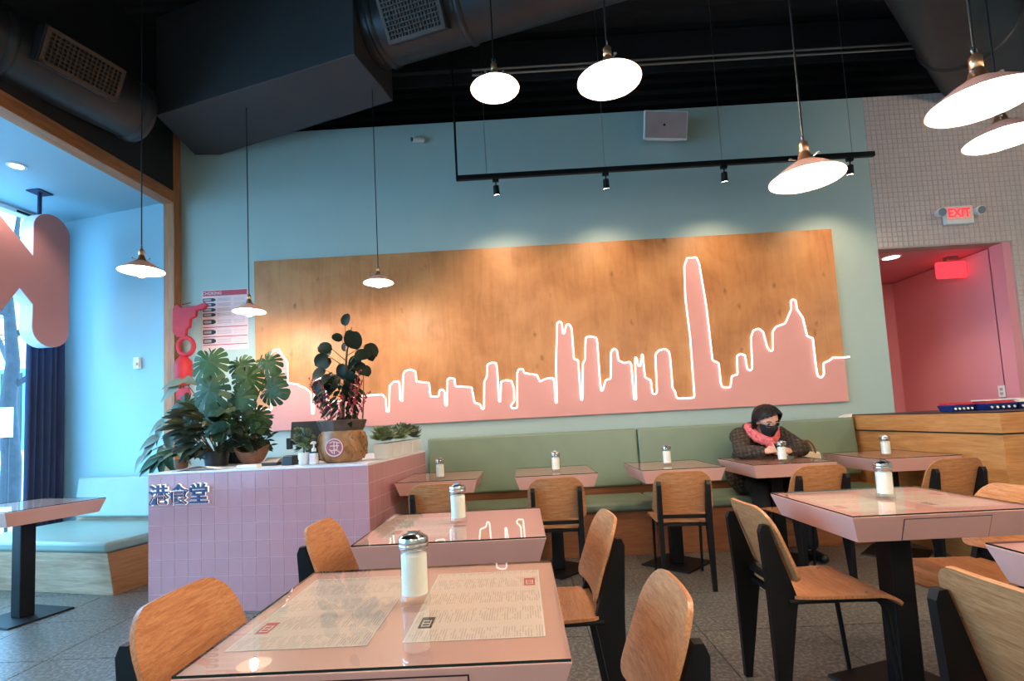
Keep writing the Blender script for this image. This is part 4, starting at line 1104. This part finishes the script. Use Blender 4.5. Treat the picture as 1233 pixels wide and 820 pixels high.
# ================================================================ LAMPS
PM = {}
def pendant_meshes(D=0.132):
    PM['shade'] = MB().lathe([(0.030, 0.062), (0.045, 0.060), (0.075, 0.042), (0.115, 0.012), (D, 0.0), (D + .0015, -0.004), (D - .001, -0.004), (D - .003, -0.0005)], 40, cap=False).mesh('shade', 'shade', 50)
    PM['lining'] = MB().lathe([(D - .003, -0.001), (0.114, 0.0095), (0.074, 0.039), (0.044, 0.057), (0.001, 0.059)], 40, cap=False).mesh('shade_lining', 'shade_in', 50)
    PM['cap'] = MB().lathe([(0.001, 0.105), (0.016, 0.103), (0.022, 0.09), (0.024, 0.078), (0.034, 0.068), (0.036, 0.06), (0.028, 0.058)], 24, cap=False).mesh('shade_cap', 'brass', 45)
    PM['socket'] = MB().lathe([(0.012, 0.10), (0.017, 0.105), (0.017, 0.138), (0.011, 0.146), (0.005, 0.152), (0.001, 0.152)], 18).mesh('socket', 'brass', 45)
    sc = MB()
    for k in range(3):
        a = 2 * pi * k / 3 + .4
        sc.tube([(0.034 * cos(a), 0.034 * sin(a), .072), (0.052 * cos(a), 0.052 * sin(a), .076)], .0035, 6)
        sc.ball((0.055 * cos(a), 0.055 * sin(a), .077), .007, 8, 5, (1, 1, .7))
    PM['screws'] = sc.mesh('thumb_screws', 'steel', 50)
    PM['bulb'] = MB().lathe([(0.001, -0.044), (0.012, -0.042), (0.025, -0.032), (0.032, -0.014), (0.029, 0.004), (0.019, 0.026), (0.014, 0.056)], 20, cap=False).mesh('bulb', 'bulb', 60)
    PM['hook'] = MB().tube([(0.010 * cos(a), 0, .160 + 0.010 * sin(a)) for a in [2 * pi * k / 12 for k in range(12)]], .0025, 6, closed=True).mesh('cord_clip', 'steel', 60)
pendant_meshes()
def pendant(label, x, y, z, top=5.14, k=1.0):
    t = thing('pendant_lamp', label, 'pendant lamp', (x, y, z), random.uniform(0, 6), 'enamel pendant lamps on black cords')
    t.scale = (k, k, k)
    for n, key in (('shade', 'shade'), ('shade_lining', 'lining'), ('shade_cap', 'cap'), ('socket', 'socket'), ('thumb_screws', 'screws'), ('bulb', 'bulb'), ('cord_clip', 'hook')):
        put(n, PM[key], t)
    MB().tube([(0, 0, .150), (0, 0, (top - z) / k)], .0042, 8).build('cord', 'black_plastic', t, 60)
for lab, x, y, z in (('pendant lamp at upper left of centre, seen from below beside dark duct', -0.05, 2.69, 3.00),
                     ('large pendant lamp at top centre, wide open shade from below', 0.44, 2.06, 2.58),
                     ('bright pendant lamp hanging across the black track rail at right', 1.15, 1.95, 2.06),
                     ('pendant lamp at the right edge near the top, upper of two', 1.42, 1.50, 2.06),
                     ('pendant lamp at the right edge near the top, lower of two', 2.10, 2.14, 2.27),
                     ('pendant lamp hanging in front of the blue-lit window bay', -2.46, 3.30, 2.30),
                     ('pendant lamp hanging beside the red-headed wall poster', -2.29, 4.33, 2.24),
                     ('pendant lamp hanging in front of the plywood mural', -1.125, 4.18, 2.385)):
    pendant(lab, x, y, z, 4.068 if x in (-2.29, -1.125) else 5.14, 0.92 if x == -1.125 else 1.0)
for lab, x, y, z in (('unseen pendant added as fill light, behind and left of the camera', -1.6, -0.6, 2.3),  # pendants added outside the view to even out the room light
                     ('unseen pendant added as fill light, behind the camera', 0.5, -0.9, 2.4),
                     ('unseen pendant added as fill light, right of the camera', 2.4, -0.3, 2.3),
                     ('unseen pendant added as fill light, far right over the room', 4.2, 1.6, 2.4),
                     ('unseen pendant added as fill light, over the wood counter end', 4.4, 3.2, 2.5),
                     ('unseen pendant added as fill light, right of the lower corner chair', 3.1, .8, 2.3),
                     ('unseen pendant added as fill light, far behind the camera at left', -.5, -1.9, 2.4),
                     ('unseen pendant added as fill light, far behind the camera at right', 1.7, -1.8, 2.4)):
    pendant(lab, x, y, z)

tk = thing('track_light', 'long black ceiling track with four small spotlights over the mural', 'track light', (0, 4.5, 0))
TZ = 3.395
MB().box(-0.475, 3.27, -.018, .018, TZ - .022, TZ + .022).build('track_rail', 'black_metal', tk, bevel=0.003)
MB().tube([(-.468, 0, TZ), (-.468, 0, 5.1)], .010, 8).build('track_stem', 'black_metal', tk, 60)
for x in (-0.20, 0.87, 1.92, 3.08):
    MB().tube([(x, 0, TZ), (x, 0, 5.1)], .0028, 6).build('hanging_cable', 'steel', tk, 60)
for x in (-.12, .87, 1.93, 3.05):
    hd = MB().box(x - .028, x + .028, -.014, .014, TZ - .052, TZ - .022).tube([(x, 0, TZ - .05), (x, 0, TZ - .085)], .006, 8)
    ax = Vector((.05, .20, -1)).normalized(); c0 = Vector((x, 0, TZ - .085)); c1 = c0 + ax * .085
    hd.tube([c0, c0 + ax * .006, c1, c1], [.018, .026, .029, .0245], 20)
    h = hd.build('spot_head', 'black_metal', tk, 45)
    ln = MB().tube([c1 - ax * .002, c1 + ax * .001], .0245, 20).build('spot_lens', 'lens', h)
    l = bpy.data.lights.new('track_beam', 'SPOT'); l.energy = TRACK_POWER; l.color = (1, 0.78, 0.54); l.spot_size = radians(120); l.spot_blend = 0.9; l.shadow_soft_size = 0.03
    lo = bpy.data.objects.new('track_beam', l); COL.objects.link(lo); lo.parent = h
    p = c1 + ax * .012; lo.location = p
    lo.rotation_euler = Vector((.05, .42, -1)).to_track_quat('-Z', 'Y').to_euler()

t2 = thing('track_light', 'unseen short black track with two spotlights, added to light the mosaic wall', 'track light', (0, 2.7, 0))  # made-up extra track, out of view, brightens the mosaic wall
MB().box(4.3, 5.8, -.018, .018, 3.47, 3.51).build('track_rail', 'black_metal', t2, bevel=0.003)
for x in (4.35, 5.75): MB().tube([(x, 0, 3.5), (x, 0, 5.1)], .0028, 6).build('hanging_cable', 'steel', t2, 60)
for x in (4.7, 5.4):
    ax = (Vector((4.5, 5.08, 3.5)) - Vector((x, 2.7, 3.4))).normalized(); c0 = Vector((x, 0, 3.41)); c1 = c0 + ax * .085
    h = MB().tube([(x, 0, 3.48), c0], .006, 8).tube([c0, c0 + ax * .006, c1, c1], [.018, .026, .029, .0245], 20).build('spot_head', 'black_metal', t2, 45)
    MB().tube([c1 - ax * .002, c1 + ax * .001], .0245, 20).build('spot_lens', 'lens', h)
    l = bpy.data.lights.new('track_beam', 'SPOT'); l.energy = TRACK_POWER; l.color = (1, 0.84, 0.68); l.spot_size = radians(95); l.spot_blend = 1.0; l.shadow_soft_size = 0.03
    lo = bpy.data.objects.new('track_beam', l); COL.objects.link(lo); lo.parent = h
    lo.location = c1 + ax * .012; lo.rotation_euler = ax.to_track_quat('-Z', 'Y').to_euler()

# ================================================================ WALL FITTINGS
sk = thing('wall_speaker', 'white box loudspeaker mounted high on the teal wall', 'speaker', (1.55, 4.90, 3.99))
sk.rotation_euler = (radians(12), radians(2), radians(5))
MB().frustum((-.22, .22, -.135, .135, 0), (-.22, .22, -.135, .135, .03)).build('speaker_front', 'white', sk, bevel=0.012).matrix_local = Rf @ Matrix.Translation((0, 0, .03))
MB().frustum((-.215, .215, -.13, .13, 0), (-.13, .13, -.09, .09, -.16)).build('speaker_body', 'white', sk, bevel=0.01).matrix_local = Rf @ Matrix.Translation((0, 0, .03))
MB().box(-.205, .205, -.12, .12, .03, .033).build('speaker_grille', 'poster_grey', sk).matrix_local = Rf @ Matrix.Translation((0, 0, .03))
MB().box(-.028, -.008, -.010, .010, .033, .036).build('speaker_badge', 'black_plastic', sk).matrix_local = Rf @ Matrix.Translation((0, 0, .03))
sc2 = thing('security_camera', 'small white security camera fixed high on the teal wall', 'camera', (-0.90, 5.07, 4.09))
MB().tube([(0, 0, .03), (0, -.012, .03)], .03, 14).tube([(0, -.01, .03), (0, -.05, .03), (0, -.06, .0)], .008, 8).build('mount', 'white', sc2, 45)
MB().tube([(.05, -.03, -.0), (-.05, -.10, -.03)], .028, 16).build('camera_body', 'white', sc2, 45)
MB().tube([(-.05, -.10, -.03), (-.056, -.104, -.032)], .022, 14).build('camera_lens', 'black_plastic', sc2, 45)
ex = thing('exit_sign', 'lit red exit sign with two lamp heads on mosaic tile wall', 'exit sign', (4.42, 5.068, 2.99))
MB().box(-.135, .135, -.045, 0, -.095, .085).build('sign_housing', 'white', ex, bevel=0.006)
MB().box(-.118, .118, -.048, -.045, -.055, .075).build('sign_face', 'exit_pale', ex)
put('exit_lettering', text_mesh('exit_lettering', 'EXIT', 0.125, 0.002, 'exit_red', 0.0035), ex, M=Matrix.Translation((-.008, -.051, .010)) @ Matrix.Scale(.86, 4, (1, 0, 0)) @ Rf)
MB().prism([(.098, .010), (.088, .028), (.088, -.008)], 'y', -.0505, -.0478).build('arrow_mark', 'exit_red', ex)
for sx in (-1, 1):
    h = MB().tube([(sx * .13, -.02, .02), (sx * .17, -.025, .025)], .012, 8).tube([(sx * .185, -.01, .03), (sx * .19, -.075, .02)], [.034, .044], 16).build('lamp_head', 'white', ex, 45)
    MB().tube([(sx * .19, -.076, .02), (sx * .19, -.079, .0195)], .038, 16).build('lamp_glass', 'chrome', h, 45)
e2 = thing('corridor_exit_sign', 'glowing red exit lamp hanging from the pink corridor ceiling', 'exit sign', (4.68, 5.5, 2.70))
MB().box(-.05, .07, -.03, .03, -.045, 0).tube([(0.06, 0, -.04), (.06, 0, -.06)], .008, 6).build('canopy', 'steel', e2, bevel=0.003)
MB().box(-.16, .16, -.022, .022, -.235, -.052).build('sign_body', 'exit_red', e2, bevel=0.02)
wo = thing('wall_outlet', 'white wall outlet plate on the pink corridor wall above counter', 'outlet', (4.85, 5.27, 1.23))
MB().box(-.006, 0, -.036, .036, -.058, .058).build('cover_plate', 'white', wo, bevel=0.002)
for dz in (-.022, .022): MB().box(-.009, -.006, -.016, .016, dz - .014, dz + .014).build('socket', 'poster_grey', wo)
ic = thing('wall_control', 'small white control box on blue-lit bay wall', 'control box', (-3.89, 5.185, 1.97), radians(-14))
MB().box(-.035, .035, -.035, 0.0, -.06, .06).build('control_housing', 'white', ic, bevel=0.006)
MB().tube([(0, -.035, -.01), (0, -.05, -.01)], .02, 16).build('control_dial', 'white', ic, 45)

# first-aid style wall poster
po = thing('wall_poster', 'white wall poster with red header and black arrow tags', 'poster', (-2.93, WALL_Y - 0.001, 2.355))
MB().box(-.235, .235, -.004, 0, -.31, .305).build('poster_sheet', 'poster_pale', po)
MB().box(-.225, .225, -.0052, -.004, .245, .298).build('header_band', 'poster_red', po)
put('header_lettering', text_mesh('header_lettering', 'CHOKING', 0.042, 0.0004, 'poster_pale', 0.0008), po, M=Matrix.Translation((-.130, -.0058, .271)) @ Rf)
for z, h in ((.205, .036), (.155, .036), (.103, .036), (.052, .036), (-.02, .048), (-.125, .048), (-.215, .048)):
    MB().prism([(-.225, z - h / 2), (-.12, z - h / 2), (-.095, z - h / 4), (-.095, z + h / 4), (-.12, z + h / 2), (-.225, z + h / 2)], 'y', -.0052, -.004).build('arrow_tag', 'poster_ink', po)
    MB().box(-.215, -.14, -.0056, -.0052, z - h * .28, z + h * .28).build('tag_picture', 'poster_grey', po)
    g = MB()
    for q in range(3): g.box(-.08, .06, -.0048, -.004, z - h * .4 + h * .32 * q, z - h * .4 + h * .32 * q + .005)
    for q in range(3): g.box(.09, .20, -.0048, -.004, z - h * .4 + h * .32 * q, z - h * .4 + h * .32 * q + .003)
    g.build('text_lines', 'poster_grey', po)
for z in (-.075, -.172, -.255):
    MB().box(-.225, .225, -.0052, -.004, z - .004, z + .004).build('red_rule', 'poster_red', po)

# red hanging ornament beside the timber post
ro = thing('hanging_ornament', 'red hanging ornament string with ring beside the timber post', 'ornament', (-3.24, 4.93, 0))
MB().prism([(-.115, 2.45), (-.07, 2.50), (-.03, 2.46), (.12, 2.47), (.20, 2.50), (.23, 2.47), (.19, 2.43), (.12, 2.42), (.11, 2.36), (.06, 2.34), (.05, 2.26), (.02, 2.24), (.01, 2.17), (-.07, 2.16), (-.115, 2.22)], 'y', -.02, .02).build('paper_cut', 'red', ro, bevel=0.006)
MB().tube([(.005 + .075 * cos(2 * pi * k / 28), 0, 2.075 + .085 * sin(2 * pi * k / 28)) for k in range(28)], .022, 10, closed=True).build('ring', 'red', ro, 60)
MB().lathe([(0.001, 1.985), (.03, 1.98), (.075, 1.93), (.082, 1.84), (.07, 1.72), (.05, 1.69), (.001, 1.685)], 14, (-.02, 0, 0)).build('lantern', 'red', ro, 50)
MB().prism([(-.09, 1.66), (.03, 1.67), (.05, 1.60), (.02, 1.56), (.05, 1.50), (.0, 1.44), (.02, 1.37), (-.03, 1.28), (-.02, 1.2), (-.07, 1.12), (-.1, 1.2), (-.085, 1.35), (-.105, 1.45), (-.08, 1.55)], 'y', -.015, .015).build('tassel', 'red', ro, bevel=0.005)
MB().tube([(0, 0, 2.17), (0, 0, 2.15)], .006, 6).tube([(-.01, 0, 1.99), (-.01, 0, 1.97)], .006, 6).tube([(-.02, 0, 1.69), (-.02, 0, 1.65)], .006, 6).tube([(-.03, 0, 2.49), (-.03, .13, 2.54)], .004, 6).build('string', 'red', ro)

# ================================================================ WINDOW SIGN LETTER
def arc(cx, cz, r, a0, a1, n=12): return [(cx + r * cos(radians(a0 + (a1 - a0) * k / n)), cz + r * sin(radians(a0 + (a1 - a0) * k / n))) for k in range(n + 1)]
kp = arc(.0925, 3.235, .1725, 180, 0) + arc(.0925, 2.285, .1725, 0, -180) + [(-.075, 2.49), (-.192, 2.62), (-.44, 2.20)] + arc(-.575, 2.265, .15, -30, -200, 8)
kp += [(-.47, 2.66), (-.50, 2.80)] + arc(-.60, 3.255, .15, 200, 30, 8) + [(-.08, 2.945)]
KS = thing('sign_letter', 'big rounded pink sign letter with white sides hanging in the window bay', 'sign letter', (-4.46, 4.70, 0))
KM = frame((0, 0, 0), D8)
KS.rotation_euler = KM.to_euler()
MB().prism(kp, 'y', 0.004, 0.14).build('letter_body', 'sign_white', KS)
MB().prism(kp, 'y', -0.004, 0.004).build('letter_face', 'sign_pink', KS)
for s_ in (.03, -.60):
    MB().tube([(s_, .07, 3.39), (s_, .07, 3.61)], .017, 10).build('hanging_rod', 'navy', KS, 60)
    MB().box(s_ - .07, s_ + .07, 0.0, .14, 3.608, 3.619).build('ceiling_plate', 'navy', KS)

# curtain bunched at the window corner
def cur(u, v):
    s_ = 0.02 + 0.36 * u + 0.03 * (1 - v) * u
    off = 0.075 + 0.030 * sin(2 * pi * 5.5 * u) + 0.012 * sin(2 * pi * 2.3 * u + 3 * v)
    p = BAYC - D8 * s_ + N8 * off
    return (p.x, p.y, 0.03 + 3.5 * v), (N8 + D8 * .6 * cos(2 * pi * 5.5 * u)).normalized()
cu_ = thing('window_curtain', 'dark navy curtain bunched at the corner of the bay window', 'curtain')
MB().sheet(cur, 66, 10, 0.006).build('cloth', 'navy', cu_, 70)
a = BAYC - D8 * .0 + N8 * .075; b = BAYC - D8 * .5 + N8 * .075
MB().tube([(a.x, a.y, 3.55), (b.x, b.y, 3.55)], .012, 8).build('curtain_rail', 'black_metal', cu_, 60)

# ================================================================ SEATED PERSON
def melt(name, mat, parts, voxel, parent=None, smooth_n=4):
    """join overlapping tapered limbs into one continuous skin"""
    me = parts.mesh(name, mat)
    o = bpy.data.objects.new(name, me); COL.objects.link(o)
    r = o.modifiers.new('r', 'REMESH'); r.mode = 'VOXEL'; r.voxel_size = voxel; r.use_smooth_shade = True
    s_ = o.modifiers.new('s', 'SMOOTH'); s_.factor = 0.5; s_.iterations = smooth_n
    bpy.context.view_layer.update()
    me2 = bpy.data.meshes.new_from_object(o.evaluated_get(bpy.context.evaluated_depsgraph_get()))
    me2.name = name
    bpy.data.objects.remove(o)
    me2.polygons.foreach_set('use_smooth', [True] * len(me2.polygons))
    o = bpy.data.objects.new(name, me2); COL.objects.link(o)
    if not me2.materials: me2.materials.append(MT[mat])
    if parent is not None: o.parent = parent
    return o
pr = thing('person', 'person in brown checked coat, coral scarf and black mask, looking down at phone', 'person', (2.06, 4.62, 0.452))
O = Vector((2.06, 4.62, 0.452))
def W(x, y, z): return Vector((x, y, z)) - O
HC = W(2.062, 4.375, 1.075)                                   # head centre
HR = Matrix.Rotation(radians(4), 4, 'Z') @ Matrix.Rotation(radians(26), 4, 'X') @ Matrix.Rotation(radians(-3), 4, 'Y')
def Hd(x, y, z): return HC + (HR @ Vector((x, y, z)))
sh = {s: W(2.06 + s * .165, 4.545, .945) for s in (-1, 1)}
elb = {-1: W(1.815, 4.345, .832), 1: W(2.305, 4.345, .832)}
wri = {-1: W(1.940, 4.205, .838), 1: W(2.130, 4.200, .832)}
hipc = W(2.06, 4.70, .585)
bd = MB()
bd.capsule(hipc, W(2.06, 4.60, .93), .125, .12, 16)
bd.capsule(sh[-1], sh[1], .062, .062, 14)
bd.capsule(W(2.06, 4.55, .95), Hd(0, .02, -.06), .055, .05, 14)
for s in (-1, 1):
    bd.capsule(sh[s], elb[s], .048, .038, 12); bd.capsule(elb[s], wri[s], .036, .024, 12)
    hp = W(2.06 + s * .09, 4.66, .545); kn = W(2.03 + s * .16, 4.20, .545); an = W(2.04 + s * .165, 4.14, .08)
    bd.capsule(hp, kn, .078, .056, 12); bd.capsule(kn, an, .052, .036, 12)
    bd.capsule(an + Vector((0, .03, -.04)), an + Vector((0.01, -.12, -.052)), .030, .024, 10)
# head: skull, jaw, nose, ears
bd.ball(Hd(0, .012, .025), .090, 20, 14, (.90, 1.05, 1.02), HR.to_3x3())
bd.ball(Hd(0, -.022, -.035), .070, 18, 12, (.92, .95, 1.15), HR.to_3x3())
bd.capsule(Hd(0, -.090, .008), Hd(0, -.100, -.022), .008, .012, 10)
bd.ball(Hd(0, -.085, -.062), .018, 10, 8, (1.2, .7, .6), HR.to_3x3())
for s in (-1, 1): bd.ball(Hd(s * .082, .012, -.008), .020, 10, 8, (.45, .8, 1.25), HR.to_3x3())
# hands with separate fingers closing on the phone
def hand(s, w, d, up):
    d = d.normalized(); up = (up - d * up.dot(d)).normalized(); side = d.cross(up) * s
    pc = w + d * .048
    bd.capsule(w, w + d * .03, .022, .026, 10)
    for q in range(4):
        b = w + d * .040 + side * (-.024 + .016 * q)
        bd.capsule(w + d * .02 + side * (-.018 + .012 * q), b + d * .03, .013, .0105, 8)
        L = (.030, .034, .032, .025)[q]
        k1 = b + d * .036 + up * .002; k2 = k1 + (d * .75 - up * .65) * L; k3 = k2 + (d * .1 - up * 1.0) * L * .75
        bd.capsule(k1, k2, .0095, .0085, 8); bd.capsule(k2, k3, .0085, .0075, 8)
    tb_ = w + d * .022 - side * .024
    t1 = tb_ + (d * .6 - side * .6 + up * .25) * .032; t2 = t1 + (d * .95 + side * .1 - up * .1) * .030
    bd.capsule(tb_, t1, .0125, .0105, 8); bd.capsule(t1, t2, .0105, .0085, 8)
hand(1, wri[-1], Vector((.95, -.30, .10)), Vector((.1, -.5, 1)))
hand(-1, wri[1], Vector((-.85, -.45, .12)), Vector((-.1, -.5, 1)))
body = melt('body', 'skin', bd, .0055, pr, 3)
# clothing
ct_ = MB()
ct_.capsule(W(2.06, 4.70, .628), W(2.06, 4.585, .93), .172, .140, 18)
ct_.capsule(W(1.93, 4.66, .585), W(2.0, 4.60, .88), .13, .12, 14); ct_.capsule(W(2.19, 4.66, .585), W(2.12, 4.60, .88), .13, .12, 14)
ct_.capsule(sh[-1] + Vector((0, .01, .0)), sh[1] + Vector((0, .01, .0)), .085, .085, 16)
ct_.capsule(W(1.99, 4.57, 1.0), W(2.13, 4.57, 1.0), .07, .07, 12)
for s in (-1, 1):
    ct_.capsule(sh[s], elb[s] + Vector((0, 0, .002)), .080, .066, 14); ct_.capsule(elb[s], wri[s].lerp(elb[s], .16), .062, .045, 14)
    for q in range(5):
        p = elb[s].lerp(wri[s], .1 + .16 * q); ct_.ball(p + Vector((0, -.01, .004)), .056 - .004 * q, 10, 8, (.5, 1, 1))
    ct_.capsule(W(2.06 + s * .19, 4.62, .62), W(2.06 + s * .205, 4.47, .55), .10, .090, 14)
melt('coat', 'coat', ct_, .0085, body, 4)
tz = MB()
for s in (-1, 1):
    hp = W(2.06 + s * .09, 4.66, .548); kn = W(2.03 + s * .16, 4.20, .548); an = W(2.04 + s * .165, 4.14, .115)
    tz.capsule(hp, kn, .094, .074, 14); tz.capsule(kn, an, .072, .056, 14)
tz.capsule(W(1.98, 4.68, .565), W(2.14, 4.68, .565), .11, .11, 14)
melt('trousers', 'trouser', tz, .010, body, 3)
for s in (-1, 1):
    an = W(2.04 + s * .165, 4.14, .08); sm = MB()
    sm.capsule(an + Vector((0, .045, -.038)), an + Vector((.01, -.15, -.045)), .040, .034, 12); sm.capsule(an + Vector((0, .02, .02)), an + Vector((0, .02, -.03)), .045, .044, 12)
    melt('shoe', 'shoe', sm, .007, body, 2)
# scarf: loop round the neck and knot with two ends
sc_m = MB(); nk = W(2.06, 4.47, .985)
loop = []
for k in range(26):
    a = 2 * pi * k / 26
    loop.append(nk + Vector((.108 * cos(a), .085 * sin(a) + .02, .045 * sin(a) - .03 * abs(cos(a)) ** 3 * -1 + (.006 if k % 2 else -.006))))
sc_m.tube(loop, .036, 10, closed=True)
sc_m.tube([p + Vector((0, -.012, -.038)) for p in loop], .031, 10, closed=True)
sc_m.capsule(W(2.065, 4.385, .945), W(2.075, 4.365, .845), .042, .040, 12); sc_m.capsule(W(2.04, 4.38, .93), W(2.10, 4.345, .82), .034, .032, 12)
melt('scarf', 'scarf', sc_m, .008, body, 2)
# hair: cap with fringe, cut to the jaw
def hairf(u, v):
    az = 2 * pi * v; fr_ = cos(az + pi / 2)                     # v=0.75 looks forward (-y)
    front = max(0.0, -sin(az))
    lim = 2.02 - 1.02 * (front ** 0.55 if front > 0 else 0)
    if front > .25: lim += .10 * sin(az * 2.0) - .10
    lim += .05 * sin(17 * az)
    t = .02 + u * lim
    r = .108 + .006 * sin(9 * az) * u + .012 * u * (1 - front)
    p = Vector((r * .93 * sin(t) * cos(az), r * 1.06 * sin(t) * sin(az) + .012, r * cos(t) + .022))
    if t > 1.6: p.z -= (t - 1.6) * .085
    n = Vector((sin(t) * cos(az), sin(t) * sin(az), cos(t)))
    return HC + HR @ p, (HR @ n).normalized()
MB().sheet(hairf, 16, 64, .014).build('hair', 'hair', body, 60)
# mask, glasses, eyes
def maskf(u, v):
    a = radians(-68 + 136 * v); z = .001 - .096 * u; w = 1 - .35 * u * u
    y = -(.088 + .032 * math.exp(-((u - .30) / .38) ** 2) * cos(a) ** 3) * cos(a)
    x = .088 * sin(a) * w
    return Hd(x, y + .003, z - .018 * (1 - abs(2 * v - 1)) * (u - .3)), HR @ Vector((sin(a), -cos(a), 0))
MB().sheet(maskf, 10, 18, .004).build('face_mask', 'mask', body, 60)
gl = MB()
for s in (-1, 1):
    gl.tube([Hd(s * .036 + .026 * cos(2 * pi * k / 20), -.100 + .004 * abs(cos(2 * pi * k / 20)), .012 + .020 * sin(2 * pi * k / 20)) for k in range(20)], .0022, 6, closed=True)
    gl.tube([Hd(s * .062, -.096, .015), Hd(s * .088, -.02, .012), Hd(s * .090, .015, .0)], .002, 6)
gl.tube([Hd(-.010, -.102, .014), Hd(.010, -.102, .014)], .0022, 6)
gl.build('glasses', 'steel', body, 60)
ey = MB()
for s in (-1, 1):
    ey.ball(Hd(s * .034, -.081, .012), .011, 10, 6, (1.2, .6, .45), HR.to_3x3())
    ey.tube([Hd(s * .018, -.090, .034), Hd(s * .036, -.090, .040), Hd(s * .054, -.080, .034)], .0035, 6)
ey.build('eyes', 'hair', body, 60)
ph = thing('phone', 'pale pink phone held in both hands of the seated person', 'phone', (2.038, 4.150, .852))
ph.rotation_euler = (radians(38), 0, radians(-8))
MB().box(-.036, .036, -.070, .070, -.004, .004).build('phone_body', 'poster_pale', ph, bevel=0.003)
MB().box(-.033, .033, -.066, .066, .004, .0046).build('phone_screen', 'screen', ph)
hb_ = thing('handbag', 'cream handbag with brown handles on bench beside the seated person', 'bag', (2.50, 4.66, .4525), radians(-6))
MB().frustum((-.15, .15, -.055, .055, 0), (-.12, .12, -.035, .035, .325)).build('bag_body', 'cream', hb_, bevel=0.02, seg=3)
for dy in (-.038, .038):
    MB().tube([(.075 * cos(pi * k / 12), dy, .315 + .115 * sin(pi * k / 12)) for k in range(13)], .008, 8).build('handle', 'bowl', hb_, 60)
